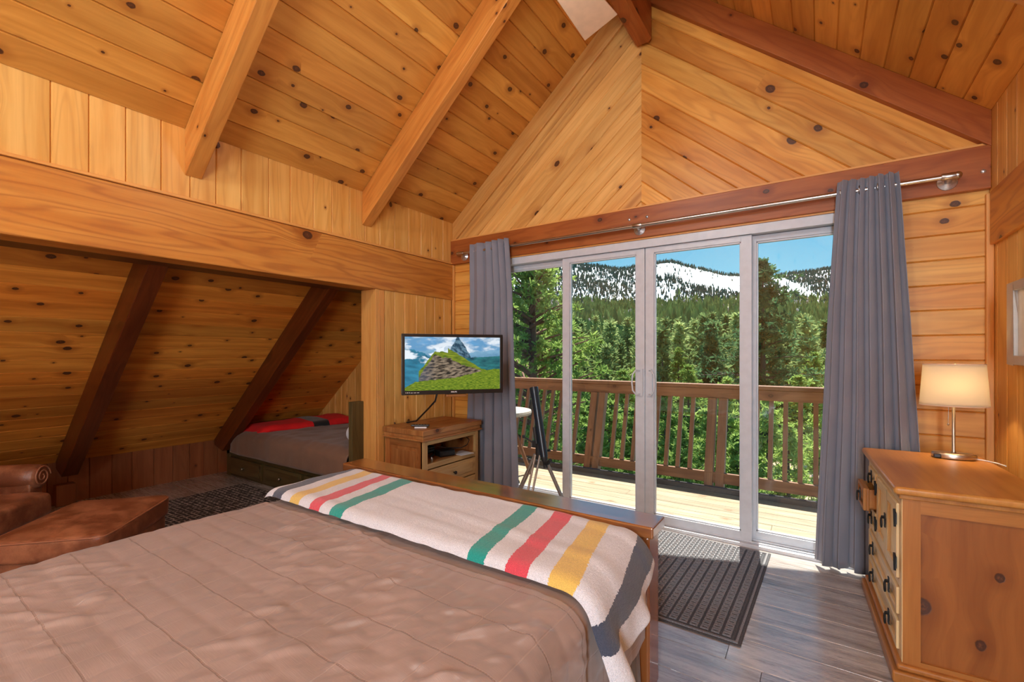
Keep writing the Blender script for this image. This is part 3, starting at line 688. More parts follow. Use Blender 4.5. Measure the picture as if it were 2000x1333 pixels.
tag(bl, 'white wool blanket with multicoloured stripes across the foot of the big bed', 'blanket')
# ------------------------------------------------------------------ alcove daybed
db = thing('daybed', 'dark olive-brown storage daybed with drawers tucked in the alcove', 'bed', (-4.0, 2.8, 0))
m = MB(); m.box(-5.04, -3.02, 2.30, 3.26, .0, .245, g=(1, 0, 0)); m.box(-5.05, -3.02, 2.285, 2.30, .215, .262, g=(1, 0, 0)); m.box(-5.05, -4.99, 2.285, 3.26, 0, .35, g=(0, 0, 1))
m.build('frame', M['green_wood'], db, bevel=.005)
for k in range(3):
    a = -4.97+k*.655
    m = MB(); m.box(a, a+.61, 2.272, 2.30, .035, .195, g=(1, 0, 0)); m.box(a+.04, a+.57, 2.268, 2.273, .06, .17, g=(1, 0, 0))
    d = m.build('drawer', M['green_wood'], db, bevel=.003)
    MB().lathe([(0, .028), (.010, .026), (.013, .02), (.006, .012), (.005, 0)], n=12, T=Matrix.Translation((a+.305, 2.268, .115)) @ Matrix.Rotation(PI/2, 4, 'X')).build('knob', M['nickel'], d)
MB().box(-3.065, -3.02, 2.275, 3.26, 0, .86, g=(0, 0, 1)).build('headboard', M['green_wood'], db, bevel=.006)
m = MB()
def dvf(u, v):
    x = -4.93+1.855*u; t = v
    # across: front drop, top, back
    r = .09; L = .20+1.0
    s = v*(L+.15)
    if s < .15: y = 2.275; z = .245+s; 
    elif s < .15+r*PI/2: a = (s-.15)/r; y = 2.275+r*(1-math.cos(a)); z = .395+r*math.sin(a)*.85
    else: y = 2.365+(s-.15-r*PI/2); z = .4715
    y = min(y, 3.27)
    e = sstep(0, .10, u); z = .26+(z-.26)*(.55+.45*e)
    n_ = .014*noise.noise((x*4, y*5, z*4))+.010*noise.noise((x*11, y*9, z*9))
    return (x+.02*math.sin(y*9)*(1-e), y-(.02+n_)*(1 if s < .22 else 0)*(1-.3*sstep(0, .2, s)), z+n_*(1 if s >= .15 else .2))
m.grid(dvf, 90, 60, flip=False).build('duvet', M['twin'], solid=.012)
tag(bpy.data.objects['duvet'], 'plain brown duvet covering the alcove daybed', 'duvet')
m = MB()
def pw(u, v):
    a = 2*PI*u; b = PI*(v-.5); f = abs(math.cos(b))**.5
    sx = lambda t: math.copysign(abs(t)**.55, t)
    x = -3.20+.11*f*sx(math.cos(a)); y = 2.66+.27*f*sx(math.sin(a)); z = .575+.10*math.sin(b)*(1-.35*(abs(math.cos(a)*f))**3)
    if z < .49: z = .49
    return (x+.008*noise.noise((x*14, y*12, z*14)), y, z)
m.grid(pw, 40, 20, closeu=True).build('pillow', M['sheet'])
tag(bpy.data.objects['pillow'], 'white pillow against the headboard of the alcove daybed', 'pillow')
# folded red blanket with black band
m = MB()
def rdf(u, v):
    y = 2.30+.95*u; w = -4.90+.10*u+(v)*(.40+.10*u)
    e = min(v/.10, (1-v)/.10, u/.03, 1.); pr = math.sqrt(max(0, 1-(1-max(e, 0))**2))
    z = .462+.05*pr+.02*noise.noise((w*4, y*3, 2))+.025*u
    z += -.06*sstep(.13, 0, u) - .05*sstep(.22, 0, v)*(1-u)
    z = max(z, .40)
    return (w, y, min(z, za(w)-.03))
m.grid(rdf, 60, 26); rb = m.build('wool_throw', [M['redwool'], M['blackwool']])
for p in rb.data.polygons:
    if 2.84 < p.center.y < 3.0: p.material_index = 1
mo = rb.modifiers.new('s', 'SOLIDIFY'); mo.thickness = .012
tag(rb, 'folded red wool blanket with a black band at the foot of the alcove daybed', 'blanket')
# ------------------------------------------------------------------ rug, mat
m = MB(); m.box(-4.52, -2.55, 1.15, 2.20, .001, .011); o = m.build('rug', M['rug'])
for p in o.data.polygons:
    for li in p.loop_indices:
        c = o.data.vertices[o.data.loops[li].vertex_index].co; o.data.uv_layers[0].data[li].uv = (c.x+c.y*.06, c.y)
tag(o, 'dark plaid rug on the alcove floor between the daybed and the ottoman', 'rug')
MAT = thing('door_mat', 'charcoal ribbed rubber-backed mat in front of the glass door', 'mat', (-.8, 2.7, 0))
gm = plain('charcoal_mat', (.085, .082, .088), .95, nscale=300, namt=.35, bumpd=.001, bscale=700)
gr = plain('charcoal_mat_ridges', (.25, .24, .25), .95, nscale=300, namt=.35, bumpd=.001, bscale=700)
mx0, mx1, my0, my1 = -1.50, -.275, 2.135, 3.235
MTm = Matrix.Translation((mx1, my0, 0)) @ Matrix.Rotation(math.radians(-1.5), 4, 'Z') @ Matrix.Translation((-mx1, -my0, 0))
m = MB(); m.box(mx0, mx1, my0, my1, .001, .006, T=MTm)
m.box(mx0+.03, mx1-.03, my0+.03, my1-.03, .004, .009, T=MTm); m.build('base', gm, MAT, bevel=.002)
m = MB(); cw, chh = .046, .037
ny = int((my1-my0-.06)/chh); nx = int((mx1-mx0-.06)/cw); ox = (mx1-mx0-.06-nx*cw)/2
for i in range(nx):
    for j in range(ny):
        a = mx0+.03+ox+i*cw; b = my0+.034+j*chh
        for k in range(3): pass
        # each cell is a raised ring: two rails and two stubs
        m.box(a+.006, a+cw-.006, b+.004, b+.011, .008, .0135, T=MTm); m.box(a+.006, a+cw-.006, b+.025, b+.032, .008, .0135, T=MTm)
        m.box(a+.006, a+.013, b+.011, b+.025, .008, .0135, T=MTm); m.box(a+cw-.013, a+cw-.006, b+.011, b+.025, .008, .0135, T=MTm)
for q in ((mx0+.012, mx1-.012, my0+.012, my0+.022), (mx0+.012, mx1-.012, my1-.022, my1-.012), (mx0+.012, mx0+.022, my0+.022, my1-.022), (mx1-.022, mx1-.012, my0+.022, my1-.022)): m.box(*q, .005, .0105, T=MTm)
m.build('raised_pattern', gr, MAT)
# ------------------------------------------------------------------ armchair and ottoman
def cushion(m, cx, cy, z0, z1, hx, hy, T, r=.05, n=16, pil=.02):
    """rounded box with pillowed top"""
    def fn(u, v):
        a = 2*PI*u; ex = .16
        dx = math.copysign(abs(math.cos(a))**ex, math.cos(a)); dy = math.copysign(abs(math.sin(a))**ex, math.sin(a))
        b = v*PI
        rr = abs(math.sin(b))**.12 if .08 < v < .92 else (math.sin(b)/math.sin(.08*PI))*abs(math.sin(.08*PI))**.12
        rr = abs(rr); z = (z0+z1)/2-(z1-z0)/2*math.copysign(abs(math.cos(b))**.35, math.cos(b))
        if v > .92: z += pil*(1-rr**3)
        p = T @ Vector((cx+hx*dx*rr, cy+hy*dy*rr, z)); q = .007*noise.noise(p*9)
        return p+Vector((q, q, q))
    m.grid(fn, 96, 44, closeu=True)
U_ = Vector((.68, .733, 0)); ang = math.atan2(.733, .68)
OT = thing('ottoman', 'worn brown leather ottoman beside the big bed', 'ottoman', (-3.07, .76, 0))
T = Matrix.Translation((-3.085, .745, 0)) @ Matrix.Rotation(ang, 4, 'Z')
m = MB(); cushion(m, 0, 0, .30, .415, .235, .315, T, pil=.012); m.build('cushion', M['leather'], OT)
m = MB(); m.box(-.215, .215, -.29, .29, .09, .315, T=T); m.build('base', M['leather'], OT, bevel=.02, seg=3)
m = MB(); pts = []
for i in range(41):
    a = 2*PI*i/40+.02; e = .16; pts.append(T @ Vector((.232*math.copysign(abs(math.cos(a))**e, math.cos(a)), .312*math.copysign(abs(math.sin(a))**e, math.sin(a)), .402)))
m.tube(pts, .0045, 6).build('piping', M['piping'], OT)
for sx in (-1, 1):
    for sy in (-1, 1):
        q = T @ Vector((sx*.18, sy*.25, 0)); MB().tube([q, q+Vector((0, 0, .10))], [.016, .024], 10).build('leg', M['darkbeam'], OT)
AC = thing('armchair', 'brown leather armchair with a rolled arm cut off by the left edge of the picture', 'armchair', (-3.95, .35, 0))
# local frame: +x towards the ottoman, +y towards the low wall
T = Matrix.Translation((-4.02, .235, 0)) @ Matrix.Rotation(ang, 4, 'Z')
m = MB(); cushion(m, .10, -.02, .26, .41, .40, .29, T, pil=.015); m.build('seat_cushion', M['leather'], AC)
m = MB(); m.box(-.30, .42, -.36, .36, .08, .27, T=T); m.build('base', M['leather'], AC, bevel=.02, seg=3)
for sy in (1, -1):
    m = MB(); m.box(-.32, .34, sy*.31, sy*.41, .09, .44, T=T)
    pts = [T @ Vector((x, sy*.375, .47)) for x in (-.33, -.1, .1, .28, .345, .36)]
    m.tube(pts, [.075, .078, .078, .078, .074, .06], 22)
    # spiral scroll on the arm front
    a = m.build('arm', M['leather'], AC, bevel=.008)
    m = MB(); pts = []
    for i in range(30):
        t = i/29*2.2*2*PI; r = .068*(1-i/34); pts.append(T @ Vector((.362, sy*.375+r*math.cos(t)*sy, .47+r*math.sin(t))))
    m.tube(pts, .005, 6).build('scroll_piping', M['piping'], a)
m = MB(); m.box(-.46, -.30, -.40, .40, .10, .80, T=T); m.build('backrest', M['leather'], AC, bevel=.05, seg=4)
for sx in (-.34, .36):
    for sy in (-.3, .3):
        q = T @ Vector((sx, sy, 0)); MB().tube([q, q+Vector((0, 0, .10))], [.016, .024], 10).build('leg', M['darkbeam'], AC)
# ------------------------------------------------------------------ television
TVc = Vector((-2.222, 2.553, 1.162)); tvd = Vector((.456, .580, 0)).normalized(); tva = math.atan2(tvd.y, tvd.x)
TT = Matrix.Translation(TVc) @ Matrix.Rotation(tva, 4, 'Z')       # local x = screen width, -y faces the room
tv = thing('television', 'flat television on a wall arm showing a green mountain landscape', 'television', TVc)
m = MB(); m.box(-.372, .372, .0, .035, -.218, .218, T=TT); m.box(-.25, .25, .03, .06, -.16, .10, T=TT)
m.build('housing', M['black'], tv, bevel=.005)
gb = M['black']
m = MB()
for q in ((-.372, .372, .196, .218), (-.372, .372, -.218, -.188), (-.372, -.350, -.188, .196), (.350, .372, -.188, .196)):
    m.box(q[0], q[1], -.012, .001, q[2], q[3], T=TT)
m.build('bezel', gb, tv, bevel=.002)
# the picture: vertex colours on a fine grid
nu, nv = 320, 180
def pic(u, v):      # u right, v up
    def n2(a, b, c=0., s=1): return noise.fractal((a*s, b*s, c), .8, 2.1, 5)
    L3 = lambda a, b, t: tuple(x*(1-t)+y*t for x, y in zip(a, b))
    t = sstep(-.25, .35, n2(u*3, v*5, 1)+.35*(v-.6))
    col = L3((.10, .26, .45), (.60, .66, .72), t)
    col = L3(col, (.16, .30, .44), .5*sstep(.05, .4, n2(u*9, v*12, 6)))
    if v > .86: col = L3(col, (.10, .30, .55), .5*sstep(.0, .3, n2(u*4, v*3, 4)))
    # far blue ranges
    r1 = .70+.05*math.sin(u*9)+.06*n2(u*5, 0, 9)+.10*max(0, u-.75)
    if v < r1: col = L3((.05, .17, .30), (.16, .32, .46), sstep(r1-.22, r1, v)+.3*n2(u*14, v*14, 2))
    if u < .42 and v < .78-.5*u+.08*n2(u*6, 0, 3):
        col = L3((.012, .10, .17), (.03, .22, .34), .5+.6*n2(u*8+v*6, v*12, 5))
    if u < .40 and .55 < v+.2*n2(u*5, v*5, 7) < .85 and v > .45: col = L3(col, (.66, .72, .78), sstep(.0, .4, n2(u*3.3, v*4, 11)+.2))
    # tall peak
    pk = .62+max(0, .42-abs(u-.545)*3.3 if u < .545 else .42-(u-.545)*3.0)+.03*n2(u*20, 0, 3)
    if .44 < u < .76 and v < pk: col = L3((.012, .045, .08), (.10, .19, .26), max(0, min(1, .45+1.5*n2(u*30+v*12, v*16, 6))))
    if u > .56 and v < .62+.10*(u-.8)-.3*(u-.62)*(u > .62)*0 : col = L3((.008, .07, .09), (.02, .15, .16), .5+n2(u*10, v*16, 8))
    # green ridge falling to the right
    rg = .73-(u-.30)*.15 if u > .30 else .73-(.30-u)*2.4
    if u > .44: rg = .80-(u-.44)*1.15 if u < .8 else .386-(u-.8)*.3
    rg = max(rg, .40-.25*(u-.75)) if u > .70 else rg
    rg += .02*n2(u*12, 0, 5)
    if v < rg and u > .14:
        col = L3((.06, .11, .010), (.20, .25, .02), max(0, min(1, .48+.8*n2(u*14-v*10, v*30, 2))))
        cliff_top = .70-(u-.30)*.62 if u > .30 else .70-(.30-u)*2.6
        if v < cliff_top-.03+.04*n2(u*9, v*9, 12):
            k = .75*n2(u*13+v*12, v*30-u*14, 4); col = L3((.015, .014, .012), (.26, .20, .14), max(0, min(1, .42+1.3*k)))
            col = L3(col, (.07, .10, .15), .45*sstep(.34, .15, u))
    fg = .17+.07*math.sin(u*2.6-.4)+.16*sstep(.45, 1, u)+.012*n2(u*20, 0, 3)
    fg = fg if u > .10 else fg-.9*(.10-u)
    if v < fg: col = L3((.045, .10, .006), (.20, .27, .02), max(0, min(1, .48+.8*n2(u*30, v*70, 2)-.6*(.1-v if v < .1 else 0))))
    return col
me = bpy.data.meshes.new('screen'); vs = []; fs = []; cols = []
for j in range(nv+1):
    for i in range(nu+1):
        u = i/nu; v = j/nv; vs.append(tuple(TT @ Vector((-.350+.70*u, -.006, -.188+.384*v)))); cols.append(pic(u, v))
for j in range(nv):
    for i in range(nu): a = j*(nu+1)+i; fs.append((a, a+1, a+nu+2, a+nu+1))
me.from_pydata(vs, [], fs); ca_ = me.color_attributes.new('picture', 'FLOAT_COLOR', 'POINT')
ca_.data.foreach_set('color', [x for c in cols for x in (*c, 1.)])
scm, nt, B = mat('screen_picture'); an = nt.nodes.new('ShaderNodeVertexColor'); an.layer_name = 'picture'
lk(nt, an.outputs[0], B.inputs['Emission Color']); B.inputs['Emission Strength'].default_value = 1.0; B.inputs['Base Color'].default_value = (.01, .01, .01, 1); B.inputs['Roughness'].default_value = .25
B.inputs['Specular IOR Level'].default_value = .2
me.materials.append(scm); o = bpy.data.objects.new('screen', me); C.objects.link(o); o.parent = tv; o.matrix_parent_inverse = Matrix.Translation(-TVc)
def text(s, size, T, m, parent, name):
    cu = bpy.data.curves.new(name, 'FONT'); cu.body = s; cu.size = size; cu.align_x = 'CENTER'; cu.align_y = 'CENTER'; cu.extrude = .0004
    cu.offset = size*.02
    to = bpy.data.objects.new(name+'_t', cu); C.objects.link(to); bpy.context.view_layer.update()
    me = bpy.data.meshes.new_from_object(to.evaluated_get(bpy.context.evaluated_depsgraph_get())); bpy.data.objects.remove(to)
    me.transform(T); me.materials.clear(); me.materials.append(m); o = bpy.data.objects.new(name, me); C.objects.link(o); o.parent = parent
    if parent.type == 'EMPTY': o.matrix_parent_inverse = Matrix.Translation(-Vector(parent.location))
    return o
text('PHILIPS', .0135, TT @ Matrix.Translation((.0, -.0128, -.203)) @ Matrix.Rotation(PI/2, 4, 'X'), M['white'], tv, 'lettering')
m = MB()
for k, w in enumerate((.004, .007, .006, .016, .016, .016)):
    a = -.345+sum((.004, .007, .006, .016, .016, .016)[:k])+k*.006; m.box(a, a+w, -.0128, -.0118, -.2045, -.2015 if k > 2 else -.199, T=TT)
m.build('bezel_marks', M['white'], tv)
m = MB(); m.box(-.055, .095, -.005, .06, -.240, -.219, T=TT); m.build('bottom_lip', M['stand'], tv, bevel=.006)
m = MB(); w0 = Vector((XL+.01, 2.78, 1.16)); b0 = TT @ Vector((0, .06, -.02)); e = Vector((-2.56, 2.93, 1.16))
m.tube([w0, e], .016, 10); m.tube([e, b0], .016, 10); m.box(XL+.001, XL+.02, 2.72, 2.84, 1.05, 1.27); m.build('wall_arm', M['black'], tv)
m = MB(); m.tube([TT @ Vector((-.11, .04, -.20)), TT @ Vector((-.13, .03, -.27)), (-2.55, 2.62, .80), (-2.68, 2.63, .70), (-2.80, 2.64, .675)], .007, 8); m.build('power_cable', M['black'], tv)
# ------------------------------------------------------------------ TV stand
sx0, sx1, sy0, sy1 = -2.835, -2.43, 2.455, 3.10
st = thing('tv_stand', 'rustic pine media stand with an open shelf below the television', 'tv stand', (-2.63, 2.78, 0))
m = MB(); m.box(sx0-.005, sx1+.03, sy0-.035, sy1+.02, .628, .672, g=(0, 1, 0)); m.box(sx0, sx1+.022, sy0-.026, sy1+.012, .600, .630, g=(0, 1, 0)); m.box(sx0, sx1+.035, sy0-.04, sy1+.03, .588, .603, g=(0, 1, 0))
m.build('top', M['stand'], st, bevel=.007)
m = MB()
m.box(sx0, sx1, sy0, sy0+.02, .04, .588, g=(0, 0, 1)); m.box(sx0, sx0+.055, sy0-.012, sy0+.008, .03, .588, g=(0, 0, 1)); m.box(sx1-.055, sx1, sy0-.012, sy0+.008, .03, .588, g=(0, 0, 1))
m.box(sx0+.055, sx1-.055, sy0-.012, sy0+.008, .535, .588, g=(1, 0, 0)); m.box(sx0+.055, sx1-.055, sy0-.012, sy0+.008, .03, .10, g=(1, 0, 0))
m.box(sx0+.085, sx1-.085, sy0-.006, sy0+.004, .13, .505, g=(0, 0, 1))
m.box(sx0, sx1, sy1-.02, sy1, .04, .588, g=(0, 0, 1)); m.box(sx0, sx0+.012, sy0+.02, sy1-.02, .04, .588, g=(0, 0, 1)); m.box(sx0+.01, sx1-.004, sy0+.02, sy1-.02, .392, .408, g=(0, 1, 0))
m.build('carcass', M['stand'], st, bevel=.003)
m = MB()
m.box(sx1-.018, sx1+.004, sy0-.012, sy0+.036, .03, .588, g=(0, 0, 1)); m.box(sx1-.018, sx1+.004, sy1-.036, sy1+.004, .03, .588, g=(0, 0, 1))
m.box(sx1-.018, sx1+.004, sy0+.036, sy1-.036, .552, .588, g=(0, 1, 0)); m.box(sx1-.018, sx1+.004, sy0+.036, sy1-.036, .372, .410, g=(0, 1, 0)); m.box(sx1-.018, sx1+.004, sy0+.036, sy1-.036, .03, .07, g=(0, 1, 0))
m.build('face_frame', M['stand_light'], st, bevel=.003)
for z0_, z1_ in ((.225, .364), (.076, .217)):
    m = MB(); m.box(sx1-.012, sx1+.008, sy0+.040, sy1-.040, z0_, z1_, g=(0, 1, 0)); m.box(sx1+.006, sx1+.014, sy0+.075, sy1-.075, z0_+.03, z1_-.03, g=(0, 1, 0))
    d = m.build('drawer', M['stand_light'], st, bevel=.004)
    MB().lathe([(0, .03), (.012, .028), (.014, .02), (.006, .012), (.006, 0)], n=12, T=Matrix.Translation((sx1+.013, (sy0+sy1)/2, (z0_+z1_)/2)) @ Matrix.Rotation(PI/2, 4, 'Y')).build('knob', M['iron'], d)
def lay(name, m, mt, label, cat, **k): o = m.build(name, mt, **k); return tag(o, label, cat)
def rot_at(x, y, z, a): return Matrix.Translation((x, y, z)) @ Matrix.Rotation(math.radians(a), 4, 'Z')
T = rot_at(-2.53, 2.53, .672, 38); lay('white_box', MB().box(-.045, .045, -.03, .03, .0005, .010, T=T), M['white'], 'small white card under the remote on the media stand', 'card')
rm = thing('remote_control', 'black remote control lying on the media stand top', 'remote control', (-2.535, 2.525, .683))
m = MB(); m.box(-.075, .065, -.022, .022, .0115, .024, T=T); m.build('body', M['black'], rm, bevel=.006)
m = MB()
for i in range(5):
    for j in range(2): m.box(-.06+i*.022, -.048+i*.022, -.013+j*.016, -.003+j*.016, .0235, .0255, T=T)
m.build('buttons', M['blackmat'], rm)
zs = .4085
T = rot_at(-2.53, 2.80, zs, 70)
rt = thing('set_top_box', 'black media box on the open shelf of the media stand', 'media box', (-2.52, 2.80, zs))
m = MB(); m.box(-.07, .07, -.05, .05, .0005, .052, T=T); m.build('body', M['black'], rt, bevel=.012, seg=3); m = MB(); m.box(-.05, .05, -.052, -.0495, .015, .03, T=T); m.build('front_panel', M['blackmat'], rt)
lay('cable_coil', MB().tube([Vector((-2.63+.07*math.cos(t)*(1+.1*math.sin(3*t)), 2.66+.085*math.sin(t)*(1+.15*math.cos(2*t)), zs+.012+.07*abs(math.sin(t*.37)))) for t in [i*.35 for i in range(70)]], .007, 8), M['blackmat'], 'tangle of black cables at the back of the media stand shelf', 'cable')
lay('cord', MB().tube([(-2.60, 2.70, .50), (-2.50, 2.80, .475), (-2.46, 2.92, .46), (-2.45, 2.985, .475), (-2.455, 3.02, .51), (-2.50, 3.01, .55), (-2.60, 2.9, .565)], .0035, 8), M['black'], 'thin black cord looping inside the media stand shelf', 'cord')
T = rot_at(-2.50, 2.95, zs, 80); lay('paper_sheet', MB().box(-.07, .07, -.10, .05, .0005, .003, T=T), M['white'], 'white paper lying at the right of the media stand shelf', 'paper')
T = rot_at(-2.455, 2.515, zs, 0); lay('brochure', MB().box(-.03, .006, -.01, .0, .0005, .125, T=T), M['white'], 'white leaflet standing at the left of the media stand shelf', 'leaflet')
bt = thing('battery_tube', 'small silver cylinder on the front edge of the media stand shelf', 'canister', (-2.445, 2.56, zs))
MB().lathe([(0, .038), (.008, .038), (.009, .036), (.009, 0), (0, 0)], c=(-2.448, 2.56, zs), n=16).build('body', M['steel'], bt); MB().lathe([(0, .044), (.004, .043), (.004, .037)], c=(-2.448, 2.56, zs), n=12).build('cap', M['nickel'], bt)
# ------------------------------------------------------------------ dresser (local x: along its front from near to far, y: outwards)
DP = Vector((.262, 2.262, 0)); da = math.atan2(.8, -.040)
# local +x follows the front edge away from the camera, local -y runs back towards the wall, +y points into the room
TD = Matrix.Translation(DP) @ Matrix.Rotation(da, 4, 'Z')
dr = thing('dresser', 'pine dresser with black iron pulls standing along the right wall', 'dresser', (.49, 2.66, 0))
LN, DPH, HT = .80, .435, .738
def dbx(m, a, b, c, d, e, f, g=None): m.box(a, b, c, d, e, f, g=g, T=TD)
m = MB(); dbx(m, -.035, LN+.02, -DPH, .032, HT-.030, HT, (1, 0, 0)); m.build('top', M['dresser_top'], dr, bevel=.012, seg=3)
m = MB(); dbx(m, -.015, LN+.01, -DPH, .012, HT-.048, HT-.030, (1, 0, 0)); m.build('top_moulding', M['dresser'], dr, bevel=.004)
m = MB()
dbx(m, 0, .045, -.052, 0, .06, HT-.048, (0, 0, 1)); dbx(m, 0, .045, -DPH, -DPH+.05, .06, HT-.048, (0, 0, 1))
dbx(m, 0, .045, -DPH+.05, -.052, HT-.10, HT-.048, (0, 1, 0)); dbx(m, 0, .045, -DPH+.05, -.052, .06, .085, (0, 1, 0))
dbx(m, LN-.02, LN, -DPH, 0, .06, HT-.048, (0, 0, 1)); dbx(m, 0, LN, -DPH, -DPH+.012, .06, HT-.048, (0, 0, 1)); dbx(m, .04, LN-.02, -DPH, -.03, .06, .08, (1, 0, 0))
m.build('side_panel', M['dresser'], dr, bevel=.003)
m = MB(); dbx(m, .012, .035, -DPH+.02, -.03, .07, HT-.09, (0, 0, 1)); m.build('side_inset', wood('dresser_side_pine', (.36, .125, .028), (.27, .085, .018), knot=1.3, kscale=5.0, kr=.022, tone=.0, red=.1, line=.08, streak=.3, halo=.35, rough=.4, fib=.15), dr)
m = MB()
dbx(m, -.03, LN+.012, -DPH, .035, 0, .045, (1, 0, 0)); dbx(m, -.018, LN+.006, -DPH, .02, .045, .068, (1, 0, 0)); m.build('plinth', M['dresser'], dr, bevel=.008, seg=3)
FR = M['dresser_light']; zt_ = HT-.048
m = MB()
for a, b in ((0.0, .04), (LN-.05, LN)): dbx(m, a+.001, b, -.02, .003, .068, zt_, (0, 0, 1))
dbx(m, .505, .54, -.02, .003, .36, zt_, (0, 0, 1))
dbx(m, .04, LN-.05, -.02, .003, zt_-.03, zt_, (1, 0, 0)); dbx(m, .04, LN-.05, -.02, .003, .335, .365, (1, 0, 0)); dbx(m, .04, LN-.05, -.02, .003, .068, .09, (1, 0, 0)); dbx(m, .04, LN-.05, -.02, .003, .205, .225, (1, 0, 0))
dbx(m, .04, LN-.05, -.30, -.03, .34, .355, (1, 0, 0)); 
m.build('face_frame', FR, dr, bevel=.003)
def pull(parent, x, y, z):
    m = MB(); T = TD @ Matrix.Translation((x, y, z))
    m.box(-.010, .010, 0, .004, -.030, .030, T=T); m.box(-.018, .018, 0, .003, -.012, .012, T=T)
    m.lathe([(0, .016), (.006, .014), (.007, .004), (.010, 0)], n=10, T=T @ Matrix.Translation((0, 0, .012)) @ Matrix.Rotation(-PI/2, 4, 'X'))
    pts = [T @ Vector((.013*math.cos(t), .014, -.012+.020*math.sin(t))) for t in [PI*.5+i*2*PI/14 for i in range(15)]]
    m.tube(pts, .0032, 6)
    return m.build('pull', M['iron'], parent)
def raised_front(name, a, b, z0, z1, yo, mt, bar=.035):
    m = MB()
    dbx(m, a, b, yo-.018, yo-.004, z0, z1, (0, 0, 1) if z1-z0 > b-a else (1, 0, 0))
    dbx(m, a, a+bar, yo-.006, yo+.006, z0, z1, (0, 0, 1)); dbx(m, b-bar, b, yo-.006, yo+.006, z0, z1, (0, 0, 1))
    dbx(m, a+bar, b-bar, yo-.006, yo+.006, z0, z0+bar, (1, 0, 0)); dbx(m, a+bar, b-bar, yo-.006, yo+.006, z1-bar, z1, (1, 0, 0))
    return m.build(name, mt, dr, bevel=.003)
for a, b, hx, px in ((.045, .272, .045, .262), (.275, .502, .502, .285)):
    d = raised_front('door', a, b, .368, zt_-.033, .006, FR, .04)
    d['label'] = 'small framed cabinet door'
    for z in (.43, .60):
        m = MB(); T = TD @ Matrix.Translation((hx, .012, z)); m.box(-.014, .016, 0, .004, -.022, .022, T=T); m.tube([T @ Vector((0, .004, -.034)), T @ Vector((0, .006, .034))], .004, 8)
        m.build('hinge', M['iron'], d)
    if a < .1: pull(d, px+.012, .012, .52)
# three small drawers in the far column, the middle one pulled out
for z0, z1, out in ((.59, zt_-.033, 0), (.475, .583, .045), (.368, .468, 0)):
    d = raised_front('drawer', .543, .748, z0, z1, .006+out, M['dresser'] if out else FR, .02)
    if out:
        m = MB(); dbx(m, .548, .556, -.18, out, z0+.008, z1-.006, (0, 1, 0)); dbx(m, .735, .743, -.18, out, z0+.008, z1-.006, (0, 1, 0)); dbx(m, .548, .743, -.18, out, z0+.008, z0+.014, (0, 1, 0))
        m.build('drawer_box', M['dresser'], d)
    pull(d, .645, .012+out, (z0+z1)/2)
for z0, z1 in ((.228, .332), (.093, .202)):
    d = raised_front('drawer', .045, .745, z0, z1, .006, FR, .022)
    for x in (.19, .60): pull(d, x, .012, (z0+z1)/2)
# ------------------------------------------------------------------ table lamp
LC = Vector((.532, 2.985, HT))
tl = thing('table_lamp', 'lit table lamp with a white oval shade and brushed nickel base on the dresser', 'lamp', LC)
m = MB(); m.lathe([(0, .001), (.078, .001), (.080, .005), (.080, .022), (.077, .026), (0, .0262)], c=LC, n=40, sx=1, sy=.62)
m.build('base', M['nickel'], tl)
m = MB(); m.lathe([(.0, .026), (.010, .027), (.0065, .036), (.0065, .40), (0, .40)], c=LC, n=16).build('pole', M['nickel'], tl)
m = MB(); m.box(LC.x-.078, LC.x-.052, LC.y-.046, LC.y-.030, HT+.004, HT+.022); m.build('outlet', M['black'], tl, bevel=.003)
shm = bpy.data.materials.new('linen_shade'); shm.use_nodes = True; nt = shm.node_tree; nt.nodes.clear()
o_ = nt.nodes.new('ShaderNodeOutputMaterial'); d1 = nt.nodes.new('ShaderNodeBsdfDiffuse'); d2 = nt.nodes.new('ShaderNodeBsdfTranslucent'); mx = nt.nodes.new('ShaderNodeMixShader')
d1.inputs[0].default_value = (.86, .80, .70, 1); d2.inputs[0].default_value = (.97, .90, .74, 1); mx.inputs[0].default_value = .66
lk(nt, d1.outputs[0], mx.inputs[1]); lk(nt, d2.outputs[0], mx.inputs[2]); lk(nt, mx.outputs[0], o_.inputs[0])
zb_, zt2 = LC.z+.252, LC.z+.448
m = MB(); m.grid(lambda u, v: (LC.x+(.124-.013*v)*math.cos(2*PI*u), LC.y+(.080-.007*v)*math.sin(2*PI*u), zb_+(zt2-zb_)*v), 64, 12, closeu=True)
m.build('lamp_shade', shm, tl, solid=.0015)
m = MB()
for z, k in ((zb_, 0), (zt2, 1)):
    m = MB(); m.tube([(LC.x+(.124-.013*k)*math.cos(2*PI*i/48), LC.y+(.080-.007*k)*math.sin(2*PI*i/48), z) for i in range(49)], .0022, 6, cap=False).build('shade_ring', M['cream'], tl)

m = MB(); m.lathe([(0, .01), (.012, 0), (.024, -.03), (.028, -.06), (.02, -.085), (.012, -.10), (0, -.10)], c=(LC.x, LC.y, LC.z+.40), n=16)
bm_ = plain('lit_bulb', (1, .8, .5), .5); bm_.node_tree.nodes['Principled BSDF'].inputs['Emission Color'].default_value = (1, .72, .38, 1); bm_.node_tree.nodes['Principled BSDF'].inputs['Emission Strength'].default_value = 6
for s_ in (-.03,): m.build('bulb', bm_, tl)
m = MB(); m.tube([(LC.x-.02, LC.y-.01, zb_+.03), (LC.x-.021, LC.y-.012, LC.z+.165)], .0012, 6); m.lathe([(0, -.006), (.004, -.003), (.004, .003), (0, .006)], c=(LC.x-.021, LC.y-.012, LC.z+.162), n=10)
m.build('pull_chain', M['nickel'], tl)
lp = lamp('table_lamp_light', 'POINT', (LC.x, LC.y, LC.z+.345), 32, (1, .68, .36), .03)
